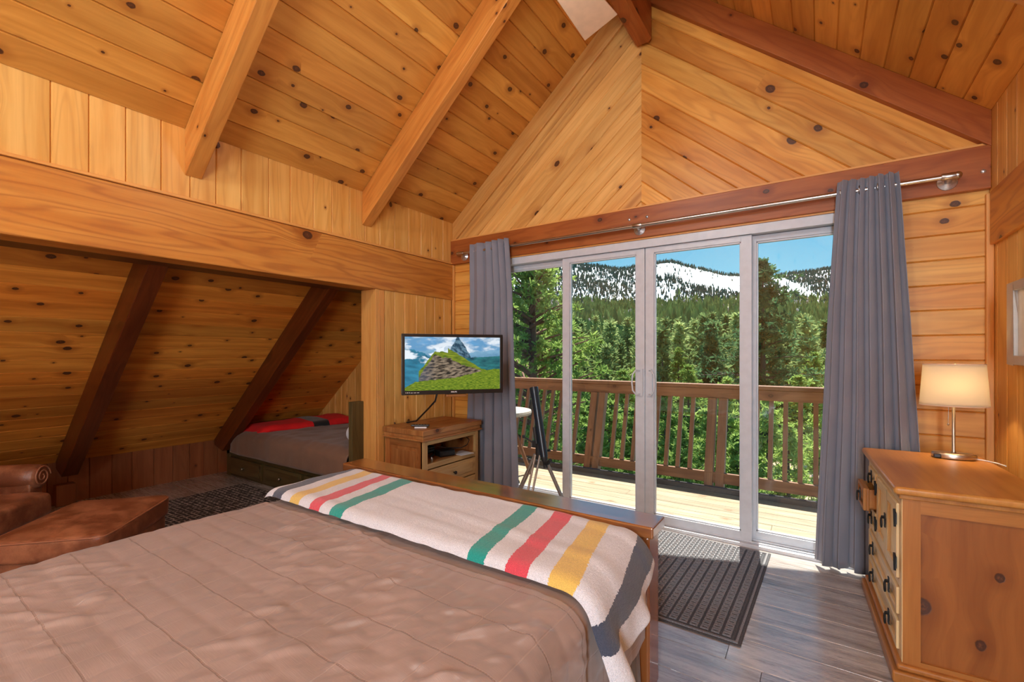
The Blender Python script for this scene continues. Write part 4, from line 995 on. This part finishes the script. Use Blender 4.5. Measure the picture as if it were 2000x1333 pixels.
o = MB().tube([(LC.x+.078, LC.y, HT+.006), (LC.x+.11, LC.y-.01, HT+.004), (LC.x+.135, LC.y-.05, HT+.004), (LC.x+.150, LC.y-.10, HT+.004)], .0028, 8).build('lamp_cord', M['white'])
tag(o, 'white cord trailing from the table lamp across the dresser top', 'cord')
# ------------------------------------------------------------------ picture on the right wall
pf = thing('picture_frame', 'silver-framed mirror on the right wall cut off by the picture edge', 'mirror', (XR, 2.6, 1.37))
m = MB(); ya, yb, za_, zb2 = 2.10, 2.925, 1.188, 1.548; x_ = XR+.013
m.box(x_-.04, x_, ya, ya+.06, za_, zb2); m.box(x_-.04, x_, yb-.085, yb, za_, zb2); m.box(x_-.04, x_, ya+.06, yb-.085, za_, za_+.04); m.box(x_-.04, x_, ya+.06, yb-.085, zb2-.04, zb2)
m.build('frame', plain('silver_frame', (.50, .44, .38), .45, .3), pf, bevel=.004)
MB().box(x_-.025, x_-.012, ya+.055, yb-.08, za_+.035, zb2-.035).build('mirror_pane', plain('cream_panel', (.85, .78, .64), .35), pf)
# ------------------------------------------------------------------ telescope
te = thing('telescope', 'dark blue refractor telescope on an aluminium tripod in front of the glass door', 'telescope', (-1.70, 2.90, 0))
top = Vector((-1.765, 2.93, .985)); bot = Vector((-1.625, 2.84, .50)); ax = (bot-top).normalized()
m = MB(); m.tube([top, top+ax*.05, top+ax*.055, bot-ax*.05, bot], [.033, .033, .030, .030, .027], 24, cap=True); m.build('tube', M['bluetube'], te)
m = MB(); m.tube([bot, bot+ax*.02, bot+ax*.03, bot+ax*.075], [.024, .024, .016, .016], 16)
m.tube([bot+ax*.045, bot+ax*.05+Vector((.035, -.02, .02)), bot+ax*.055+Vector((.06, -.035, .05))], [.015, .014, .013], 12); m.build('focuser', M['blackmat'], te)
m = MB(); c = top.lerp(bot, .72)+Vector((-.038, -.015, 0)); m.tube([c-ax*.07, c+ax*.05], [.013, .010], 12); m.build('finder_scope', M['blackmat'], te)
hub = Vector((-1.70, 2.90, .53))
m = MB(); m.tube([hub+Vector((0, 0, -.06)), hub+Vector((0, 0, .06))], .028, 14); m.box(hub.x-.05, hub.x+.05, hub.y-.02, hub.y+.02, hub.z+.02, hub.z+.07)
m.tube([hub+Vector((-.05, 0, .05)), hub+Vector((-.13, -.01, .09))], .006, 8); m.tube([hub+Vector((-.13, -.01, .08)), hub+Vector((-.13, -.01, .10))], .010, 8); m.tube([hub+Vector((.0, 0, .06)), top.lerp(bot, .68)], .018, 10)
m.tube([hub+Vector((.03, 0, .0)), hub+Vector((.09, 0, .01))], .009, 8)
m.build('mount', M['blackmat'], te)
feet = [Vector((-1.455, 2.98, .0)), Vector((-1.99, 2.93, .0)), Vector((-1.66, 2.58, .0))]
for i, f in enumerate(feet):
    d_ = (f-hub); s = Vector((-d_.y, d_.x, 0)).normalized()*.018; a0 = hub+Vector((0, 0, -.03))+Vector((d_.x, d_.y, 0)).normalized()*.03; mid = a0.lerp(f, .62)
    m = MB(); m.tube([a0+s, mid+s], .0085, 8); m.tube([a0-s, mid-s], .0085, 8); m.tube([a0.lerp(f, .45), f], .0095, 8)
    m.tube([mid-s*1.3, mid+s*1.3], .013, 8)
    l_ = m.build('tripod_leg', M['alu'], te)
    MB().tube([f+Vector((0, 0, .0)), f+Vector((0, 0, .02))], .012, 8).build('rubber_foot', M['blackmat'], l_)
m = MB(); cc = Vector((hub.x, hub.y, .20))
for f in feet: m.tube([cc, hub.lerp(f, .62)+Vector((0, 0, 0))], .005, 6)
m.build('spreader', M['blackmat'], te)
# ------------------------------------------------------------------ ceiling fan
fn_ = thing('ceiling_fan', 'ceiling fan with cream blades, one blade tip showing at the top of the picture', 'ceiling fan', (-1.05, 1.62, 3.05))
hb = Vector((-1.05, 1.62, 3.03))
m = MB(); m.lathe([(0, -.10), (.07, -.09), (.10, -.04), (.11, .02), (.08, .08), (.02, .10), (.014, .12), (.014, .42), (0, .43)], c=hb, n=28); m.build('motor', M['creamedge'], fn_)
for k in range(3):
    T = Matrix.Translation(hb+Vector((0, 0, .02))) @ Matrix.Rotation(math.radians(87)+k*2*PI/3, 4, 'Z') @ Matrix.Rotation(math.radians(-8), 4, 'X')
    m = MB(); m.prism([(.14, -.06, 0), (.76, -.108, 0), (.80, .112, 0), (.14, .06, 0)], (0, 0, .009), (1, 0, 0), T=T); m.build('blade', M['cream'], fn_, bevel=.003)
    m = MB(); m.box(.05, .20, -.02, .02, .008, .016, T=T); m.build('blade_iron', M['creamedge'], fn_)
# ------------------------------------------------------------------ deck and railing
m = MB(); boards(m, (-5.0, YW+.12, -.06), (1, 0, 0), (0, 1, 0), (0, 0, 1), 8.5, 4.62-YW-.12, .139, seg=3.2, gap=.003, dep=.006)
dk = m.build('deck', M['deck']); tag(dk, 'sunlit deck of pale wooden boards outside the glass door', 'deck')
rl = thing('deck_railing', 'brown wooden deck railing leaning slightly outward', 'railing', (-1, 4.8, 0))
greyw = wood('grey_edge_board', (.16, .15, .15), (.10, .095, .10), knot=.2, line=.3, rough=.8)
o = MB().box(-5, 3.5, 4.62, 4.68, -.30, -.015, g=(1, 0, 0)).build('rim_board', greyw, rl)
yb0, yt0 = 4.74, 4.96
ly = lambda z: yb0+(yt0-yb0)*(z-.03)/.85
MB().box(-5, 3.5, 4.90, 5.04, .895, .932, g=(1, 0, 0)).build('top_rail', M['rail'], rl, bevel=.005)
MB().box(-5, 3.5, 4.915, 4.955, .795, .893, g=(1, 0, 0)).build('upper_rail', M['rail'], rl, bevel=.004)
MB().box(-5, 3.5, 4.715, 4.753, .005, .105, g=(1, 0, 0)).build('bottom_rail', M['rail'], rl, bevel=.004)
m = None; bal = []
xs = -4.8; base = None
posts = (-4.05, -2.02+.02, -.02, 2.0)
T0 = None
def slat(x, w, d, z0, z1, nm):
    p = [(x-w/2, ly(z0)-d/2, z0), (x+w/2, ly(z0)-d/2, z0), (x+w/2, ly(z0)+d/2, z0), (x-w/2, ly(z0)+d/2, z0)]
    return MB().prism(p, (0, ly(z1)-ly(z0), z1-z0), (0, 0, 1)).build(nm, M['rail'], rl, bevel=.002)
x = -4.2
while x < 2.0:
    if not any(abs(x-q) < .10 for q in (-2.15, -2.05, -.9, -.8)): slat(x, .038, .038, .06, .84, 'baluster')
    x += .116
for q in (-3.9, -2.145, -2.045, -.885, -.785, .8):
    slat(q, .075, .085, -.28, .80, 'post')
# small round table on the deck
tb = thing('deck_table', 'weathered grey wooden table on the deck behind the telescope', 'table', (-2.85, 3.98, -.06))
m = MB(); m.lathe([(0, .66), (.36, .66), (.365, .68), (.36, .70), (0, .70)], c=(-2.85, 3.98, -.06), n=40, smooth=False); m.build('tabletop', wood('grey_table', (.55, .52, .46), (.42, .38, .33), knot=0, rough=.7), tb)
for k in range(4):
    a = PI/4+k*PI/2; m = MB(); m.tube([(-2.85+.12*math.cos(a), 3.98+.12*math.sin(a), .60), (-2.85+.36*math.cos(a), 3.98+.36*math.sin(a), -.06)], .020, 8); m.build('leg', M['rail'], tb)
# ------------------------------------------------------------------ hillside, mountain and forest
F_ = Vector((-math.sin(YAW), math.cos(YAW), 0)); R_ = Vector((math.cos(YAW), math.sin(YAW), 0))
def lerp_tab(x, tab):
    if x <= tab[0][0]: return tab[0][1]
    for (a, b), (c, d) in zip(tab, tab[1:]):
        if x <= c: t = (x-a)/(c-a); t = t*t*(3-2*t)*.5+t*.5; return b+(d-b)*t
    return tab[-1][1]
# ridge height (tan of elevation seen from the house) by direction; q = sideways slope of the direction
RID = [(-.6, .17), (-.1, .185), (.11, .200), (.18, .192), (.235, .184), (.30, .196), (.345, .202), (.39, .190), (.47, .172), (.55, .166), (.62, .176), (.70, .186), (.85, .19), (1.3, .16)]
PRO = [(5, -5.0), (12, -7.5), (30, -9.5), (70, -9.0), (140, -6), (260, 6), (420, 24), (640, 54), (850, 92), (1100, 150)]
FAR = 1350.
def ground(d, q):
    """height of the ground at depth d in direction q"""
    if d <= 1100: z = lerp_tab(d, PRO)
    zr = H+lerp_tab(q, RID)*FAR
    if d > 640:
        z = 54+(112-54)*(d-640)/360 if d < 1000 else 112+(zr-112)*((min(d, FAR)-1000)/(FAR-1000))**.9
        if d > FAR: z = zr-(d-FAR)*.4
    n = noise.noise((d*.006, q*6, 0))*min(d, 500)*.025+noise.noise((d*.02, q*20, 5))*min(d, 600)*.010
    if d > FAR*.8: n *= max(0, 1-(d-FAR*.8)/(FAR*.2))*.9+.1
    return z+n
def wpos(d, q): p = F_*d+R_*(q*d); return p.x, p.y, ground(d, q)
ds = [5, 8, 12, 18, 26, 38, 55, 80, 110, 150, 200, 260, 330, 410, 500, 600, 700]+[700+i*25 for i in range(1, 27)]+[1380, 1450, 1600]
qs = [-1.2+i*(2.9/220) for i in range(221)]
m = MB(); b = 0; nq = len(qs)
for d in ds:
    for q in qs: m.v.append(wpos(d, q))
for i in range(len(ds)-1):
    for j in range(nq-1):
        a = i*nq+j; m.f.append((a, a+1, a+nq+1, a+nq)); m.uv.append([(0, 0)]*4); m.sm.append(True); m.mi.append(0)
gmt, nt, B = mat('mountain_ground'); ob = texco(nt, 'Object'); _, _, zc = sep(nt, ob)
n = noi(nt, ob, .012, 4); n2 = noi(nt, ob, .15, 4)
sn = mapr(nt, mth(nt, 'ADD', zc, mth(nt, 'MULTIPLY', mth(nt, 'SUBTRACT', n, .5), 110.)), 96., 118.)
gc = mix(nt, mapr(nt, n2, .35, .65), (.20, .19, .10), (.50, .43, .32))
gc = mix(nt, mapr(nt, noi(nt, ob, .05, 3), .5, .62), gc, (.10, .13, .05))
lk(nt, mix(nt, sn, gc, (.90, .92, .97)), B.inputs['Base Color']); B.inputs['Roughness'].default_value = .9
gr_ = m.build('hillside', gmt); tag(gr_, 'snow-topped mountain and valley slope beyond the deck', 'mountain')
# foliage materials
def foliage(name, a, b, tr=.48):
    mm = bpy.data.materials.new(name); mm.use_nodes = True; nt = mm.node_tree; nt.nodes.clear()
    o = nt.nodes.new('ShaderNodeOutputMaterial'); d = nt.nodes.new('ShaderNodeBsdfDiffuse'); t = nt.nodes.new('ShaderNodeBsdfTranslucent'); x = nt.nodes.new('ShaderNodeMixShader')
    oi = nt.nodes.new('ShaderNodeObjectInfo'); gi = nt.nodes.new('ShaderNodeNewGeometry')
    nz = mapr(nt, noi(nt, gi.outputs['Position'], .11, 4), .38, .62)
    r = mth(nt, 'ADD', mth(nt, 'ADD', mth(nt, 'MULTIPLY', oi.outputs['Random'], .25), mth(nt, 'MULTIPLY', nz, .5)), mth(nt, 'MULTIPLY', gi.outputs['Random Per Island'], .25))
    c = mix(nt, r, a, b); lk(nt, c, d.inputs[0]); lk(nt, c, t.inputs[0]); x.inputs[0].default_value = tr
    lk(nt, d.outputs[0], x.inputs[1]); lk(nt, t.outputs[0], x.inputs[2]); lk(nt, x.outputs[0], o.inputs[0]); return mm
FN = foliage('pine_needles_near', (.10, .20, .04), (.50, .62, .17))
FD = foliage('pine_needles_dark', (.035, .10, .05), (.17, .30, .12))
FM = foliage('pine_needles_mid', (.07, .14, .05), (.44, .52, .20))
FF = foliage('pine_needles_far', (.035, .085, .075), (.09, .17, .13), .2)  # bluish tint put into the needle colour in place of distance haze
FG = foliage('bare_brush', (.36, .31, .29), (.55, .50, .46), .2)
BK = plain('bark', (.07, .055, .045), .9); BR = plain('reddish_bark', (.20, .10, .07), .9)
rr = random.Random(11)
def tuft(m, p, s, n, rnd=rr):
    for _ in range(n):
        d = Vector((rnd.gauss(0, 1), rnd.gauss(0, 1), rnd.gauss(.25, .8))).normalized(); w = d.cross(Vector((rnd.gauss(0, 1), rnd.gauss(0, 1), rnd.gauss(0, 1)))).normalized()
        l = s*rnd.uniform(.6, 1.3); p0 = p+d*l*.1; b = len(m.v)
        m.v += [tuple(p0-w*l*.16), tuple(p0+w*l*.16), tuple(p0+d*l+w*l*.10), tuple(p0+d*l-w*l*.10)]
        m.f.append((b, b+1, b+2, b+3)); m.uv.append([(0, 0)]*4); m.sm.append(False); m.mi.append(m.cur)
def pine_mesh(h, rad, whorls, per, tufts, leafn, leafs, rnd, low=.18, shape=1.0, jag=.35, trunk=True):
    """foliage MB and trunk MB; tree of height h at the origin"""
    f = MB(); t = MB(); t.tube([(0, 0, -1), (0, 0, h*.35), (.0, 0, h*.97)], [h*.020+.04, h*.014+.02, .012], 8)
    for i in range(whorls):
        k = i/(whorls-1); z = h*(low+(1-low)*k*.985); rmax = rad*((1-k)**shape)*(1+rnd.uniform(-jag, jag*.4))+h*.012
        for j in range(max(3, int(per*(1-.5*k)))):
            a = rnd.uniform(0, 2*PI); L = rmax*rnd.uniform(.65, 1.12); dz = L*rnd.uniform(-.22, .20)+(.25*L if k > .8 else 0)
            e = Vector((math.cos(a)*L, math.sin(a)*L, z+dz)); s = Vector((0, 0, z))
            t.tube([s, s.lerp(e, .55)+Vector((0, 0, .03*L)), e], [.012+.012*L, .008+.006*L, .004], 4, cap=False)
            for q in range(tufts):
                w = .25+.75*(q+rnd.random())/tufts; sp = L*.20*(w)
                tuft(f, s.lerp(e, w)+Vector((rnd.gauss(0, sp), rnd.gauss(0, sp), rnd.gauss(0, sp*.35))), leafs, leafn, rnd)
    return f, t
def bush_mesh(h, rad, n, leafn, leafs, rnd):
    f = MB(); t = MB(); t.tube([(0, 0, -1), (0, 0, h*.5)], [.10, .05], 7)
    for i in range(n):
        a = rnd.uniform(0, 2*PI); b = math.asin(rnd.uniform(-.5, 1)); rr_ = rad*rnd.uniform(.45, 1.0)*(1+.25*noise.noise((a*1.5, b*2, h)))
        e = Vector((math.cos(a)*math.cos(b)*rr_, math.sin(a)*math.cos(b)*rr_, h*.55+math.sin(b)*rr_*h*.42/rad))
        if i % 9 == 0: t.tube([(0, 0, h*.3), Vector((0, 0, h*.45)).lerp(e, .6), e], [.03, .015, .005], 4, cap=False)
        tuft(f, e, leafs, leafn, rnd)
    return f, t
def tree(name, ft, leafm, barkm, loc, label, cat, sc=1., rz=0., group=None):
    r = thing(name, label, cat, (0, 0, 0), group); a = ft[0].build('foliage', leafm, r); b = ft[1].build('trunk', barkm, r)
    for c in (a, b): c.matrix_parent_inverse = Matrix.Identity(4)
    r.location = loc; r.scale = (sc,)*3; r.rotation_euler.z = rz; return r
def dup(r, loc, sc, rz, label=None, group=None):
    c = r.copy(); C.objects.link(c); c.location = loc; c.scale = (sc,)*3; c.rotation_euler.z = rz
    if label: c['label'] = label
    if group: c['group'] = group
    for ch in r.children: k = ch.copy(); C.objects.link(k); k.parent = c
    return c
def dq(px, d, z=None): # a place on the ground seen in column px at depth d
    q = (px-1000)/896.66; x, y, g = wpos(d, q); return (x, y, g if z is None else z)
def top_h(py, d, g): return H+(692-py)/896.66*d-g
# the big cedar left of the doors
g = dq(1035, 8.6); hh = top_h(470, 8.6, g[2]); rnd = random.Random(3)
f, t = MB(), MB(); t.tube([(0, 0, -1), (.1, 0, 4), (0, .1, hh*.95)], [.22, .16, .03], 10)
for i in range(230):
    z = hh*(.18+.81*i/229); a = rnd.uniform(0, 2*PI); L = rnd.uniform(.6, 1.0)*min(1.45, .18+(hh-z)*.6)
    s = Vector((0, 0, z-.15)); e = Vector((math.cos(a)*L, math.sin(a)*L, z+L*rnd.uniform(0, .45)))
    t.tube([s, s.lerp(e, .5)+Vector((rnd.gauss(0, .05), rnd.gauss(0, .05), .04)), e], [.035, .022, .008], 5, cap=False)
    for q in range(11): w = rnd.uniform(.3, 1.05); tuft(f, s.lerp(e, w)+Vector((rnd.gauss(0, .12), rnd.gauss(0, .12), rnd.gauss(0, .10))), .095, 13, rnd)
tree('cedar_tree', (f, t), FN, BR, g, 'big close cedar with reddish branches behind the left panel of the glass door', 'tree')
# the tall pine in the right panel
g = dq(1490, 24); hh = top_h(508, 24, g[2])
tp = pine_mesh(hh, 4.1, 40, 9, 9, 9, .24, random.Random(5), low=.14, shape=.62, jag=.7)
tree('pine_tree', tp, FD, BK, g, 'tall dark pine rising above the skyline in the right panel of the door', 'tree')
g = dq(1388, 30); hh = top_h(632, 30, g[2])
tp = pine_mesh(hh, 1.9, 38, 9, 8, 10, .24, random.Random(6), low=.2, shape=.7, jag=.5)
tree('pine_tree', tp, FD, BK, g, 'slim dark pine with a pointed top seen through the third door panel', 'tree')
# nearer trees whose tops stand behind the railing
protos = []
for k in range(3):
    f_, t_ = pine_mesh(9.5, 2.1-.2*k, 30, 9, 7, 9, .17, random.Random(20+k), low=.15, shape=.6, jag=.4)
    protos.append((f_, t_))
near = [(1150, 15, 735, 0), (1215, 19, 725, 1), (1300, 14, 755, 2), (1345, 20, 715, 0), (1420, 17, 740, 1), (1500, 15, 770, 2), (1560, 19, 735, 0), (1610, 14, 760, 1), (1085, 17, 690, 2), (1190, 11, 785, 2), (1255, 28, 690, 2), (1380, 12, 800, 0), (1460, 33, 700, 1), (1125, 32, 670, 1), (1590, 34, 690, 2), (1325, 42, 680, 0), (1175, 44, 665, 2), (1540, 13, 830, 1), (1050, 24, 560, 0), (1235, 12.5, 800, 0), (1440, 11, 850, 2), (1330, 11, 835, 1)]
roots = {}
NG = 'green conifers close below the deck'
words = {0: 'leftmost', 1: ''}
for i, (px, d, py, k) in enumerate(near):
    g = dq(px, d); hh = top_h(py, d, g[2]); lab = 'bright green conifer growing close below the deck, its top seen at or behind the railing'
    if k not in roots: roots[k] = tree('conifer', protos[k], FN, BK, g, lab, 'tree', hh/9.5, i*1.3, NG)
    else: dup(roots[k], g, hh/9.5, i*1.3, lab, NG)
# undergrowth on the slope under the deck
bf = bush_mesh(2.4, 1.5, 420, 7, .15, random.Random(44)); bush = None
rnd = random.Random(9)
for i in range(46):
    px = 1000+rnd.random()*680; d = rnd.uniform(8.5, 26); g = dq(px, d); s = rnd.uniform(.7, 1.5)
    lab = 'green shrub on the slope below the deck, seen through the railing'
    if bush is None: bush = tree('shrub', bf, FN, BK, g, lab, 'shrub', s, 0, 'green shrubs below the deck')
    else: dup(bush, g, s, i*2.1, lab, 'green shrubs below the deck')
gb_ = bush_mesh(3.0, 2.2, 300, 7, .16, random.Random(45)); gbush = None
for i in range(26):
    px = 1100+rnd.random()*560; d = rnd.uniform(50, 190); g = dq(px, d); s = rnd.uniform(1., 2.2); lab = 'bare greyish brush among the conifers on the hillside'
    if gbush is None: gbush = tree('bare_shrub', gb_, FG, BK, g, lab, 'shrub', s, 0, 'bare grey brush on the hillside')
    else: dup(gbush, g, s, i*2.1, lab, 'bare grey brush on the hillside')
# mid-distance forest: individual trees
mp = []
for k in range(4):
    f_, t_ = pine_mesh(14, 2.3, 20, 6, 4, 5, .60, random.Random(60+k), low=.12, shape=.75, jag=.45)
    for a in range(len(t_.v)): pass
    me_o = None
    base = MB(); base.v = f_.v+t_.v; n0 = len(f_.v); base.f = f_.f+[tuple(i+n0 for i in q) for q in t_.f]; base.uv = f_.uv+t_.uv; base.sm = f_.sm+t_.sm; base.mi = [0]*len(f_.f)+[1]*len(t_.f)
    mp.append(base)
mo = []
ML = 'distant green conifer on the forested hillside below the snowy mountain'; MG = 'conifers of the hillside forest'
cnt = 0; rnd = random.Random(77)
for i in range(278):
    d = 40*(420/40)**(rnd.random()**.8)
    for _ in range(40):
        q = rnd.uniform(-.02, .74); x, y, z = wpos(d, q); yt = 605+150*rnd.random(); s = (H+(692-yt)/896.66*d-z)/14
        if .45 < s < 1.3: break
        d = 40*(420/40)**(rnd.random()**.8)
    else: s = .6
    k = i % 4
    if i < 4:
        o = mp[k].build('conifer', [FM, BK]); mo.append(o)
    else:
        o = mo[k].copy(); C.objects.link(o)
    tag(o, ML, 'tree', MG); o.location = (x, y, z-.5); o.scale = (s,)*3; o.rotation_euler.z = rnd.uniform(0, 6.28)
# the forest beyond them, nobody could count it
def cone_tree(m, x, y, z, h, r, rnd, n=4):
    for k in range(n):
        z0 = z+h*(.08+.80*k/n); z1 = z+h*min(1.0, .08+.80*(k+1)/n+.22); rk = r*(1-.78*k/n)*rnd.uniform(.8, 1.15); b = len(m.v); a0 = rnd.uniform(0, 2)
        for j in range(5): m.v.append((x+rk*math.cos(a0+j*2*PI/5)*rnd.uniform(.7, 1.2), y+rk*math.sin(a0+j*2*PI/5)*rnd.uniform(.7, 1.2), z0+h*rnd.uniform(-.05, .05)))
        m.v.append((x+rnd.uniform(-.15, .15)*r, y, z1))
        for j in range(5): m.f.append((b+j, b+(j+1) % 5, b+5)); m.uv.append([(0, 0)]*3); m.sm.append(False); m.mi.append(0)
m = MB(); rnd = random.Random(5)
for i in range(6200):
    d = 120*(1040/120)**(rnd.random()**.65); q = rnd.uniform(-.03, .76); x, y, z = wpos(d, q)
    if noise.noise((q*22, d*.012, 4)) < -.28 and rnd.random() < .8: continue
    if d > 860 and rnd.random() < (d-860)/220: continue
    cone_tree(m, x, y, z, rnd.uniform(9, 22), rnd.uniform(2.6, 4.6), rnd, 6)
o = m.build('forest', FM); brushm = MB()
for i in range(3600):
    d = 220*(980/220)**rnd.random(); q = rnd.uniform(-.03, .76); x, y, z = wpos(d, q)
    if noise.noise((q*16, d*.010, 9)) < .02: continue
    for k in range(3): cone_tree(brushm, x+rnd.uniform(-3, 3), y+rnd.uniform(-3, 3), z+rnd.uniform(2, 6), rnd.uniform(3, 6), rnd.uniform(2, 4), rnd, 2)
bo = brushm.build('brush', FG); tag(bo, 'bare grey-brown brush patches between the conifers on the valley side', 'brush', kind='stuff')
o = bpy.data.objects['forest']; tag(o, 'dense green forest covering the valley side', 'forest', kind='stuff')
m = MB()
def bare(d, q):         # open snowfields between the trees
    e = (ground(d, q)-H)/d
    if .315 < q < .50 and e > .205-.20*(q-.31)-.035-.03*max(0, q-.4) and d < FAR*.985: 
        return e > .168-.28*(q-.33)+.022*noise.noise((q*30, e*60, 1))
    if .555 < q < .68: c_ = .172-(q-.56)*.50; return abs(e-c_) < .010+.004*noise.noise((q*40, 1, 1))
    return False
for i in range(14500):
    d = 860+(FAR-860)*rnd.random(); q = rnd.uniform(-.03, .78); x, y, z = wpos(d, q)
    dens = noise.noise((q*14, d*.008, 3))+.6*noise.noise((q*45, d*.02, 7))
    if d > 1000 and (dens < -.12+.0006*(d-1000)) and rnd.random() < (.3 if q < .3 or q > .5 else .6): continue
    if bare(d, q) and rnd.random() < .95: continue
    cone_tree(m, x, y, z-1, rnd.uniform(7, 12.5), rnd.uniform(1.7, 2.9), rnd, 3)
for i in range(900):
    q = rnd.uniform(-.03, .78); x, y, z = wpos(FAR-rnd.uniform(0, 14), q)
    if .33 < q < .36 and rnd.random() < .7: continue
    cone_tree(m, x, y, z-1, rnd.uniform(7, 14), rnd.uniform(1.7, 2.9), rnd, 3)
o = m.build('mountain_forest', FF); tag(o, 'dark conifers scattered over the snowy mountain', 'forest', kind='stuff')
# neighbours' houses down the slope
def house(px, d, py, w, dp, h, rot, roofc, label):
    q = (px-1000)/896.66; x, y, _ = wpos(d, q); zt_ = H+(692-py)/896.66*d
    hs = thing('house', label, 'house', (x, y, zt_-h-1.5)); T = Matrix.Translation((x, y, zt_-1.5-h)) @ Matrix.Rotation(rot, 4, 'Z')
    m = MB(); m.box(-w/2, w/2, -dp/2, dp/2, -4, h, T=T); m.build('wall', plain('house_siding', (.34, .22, .14), .8), hs)
    m = MB()
    for s in (-1, 1): m.prism([(-w/2-.4, s*(dp/2+.5), h-.3), (w/2+.4, s*(dp/2+.5), h-.3), (w/2+.4, 0, h+1.5), (-w/2-.4, 0, h+1.5)], (0, 0, .15), (1, 0, 0), T=T)
    m.build('roof', plain('tan_roof'+str(px), roofc, .9, nscale=40, namt=.2), hs)
    m = MB(); 
    for a in (-w*.28, w*.2): m.box(a, a+.9, -dp/2-.04, -dp/2+.05, h*.35, h*.8, T=T)
    m.build('window', plain('house_glass', (.05, .07, .09), .1), hs)
house(1530, 18, 905, 5.0, 4.0, 2.6, .5, (.60, .42, .27), 'small house with a tan shingle roof seen through the railing in the right door panel')
house(1598, 24, 880, 4.5, 3.6, 2.6, .3, (.62, .38, .25), 'house with an orange-tan gable just left of the right curtain')
# power line across the slope
o = MB().tube([dq(1240, 22, -2.0), dq(1420, 20, -3.2), dq(1640, 19, -4.6)], .02, 5).build('power_line', M['white']); tag(o, 'pale cable crossing the view below the railing', 'cable')
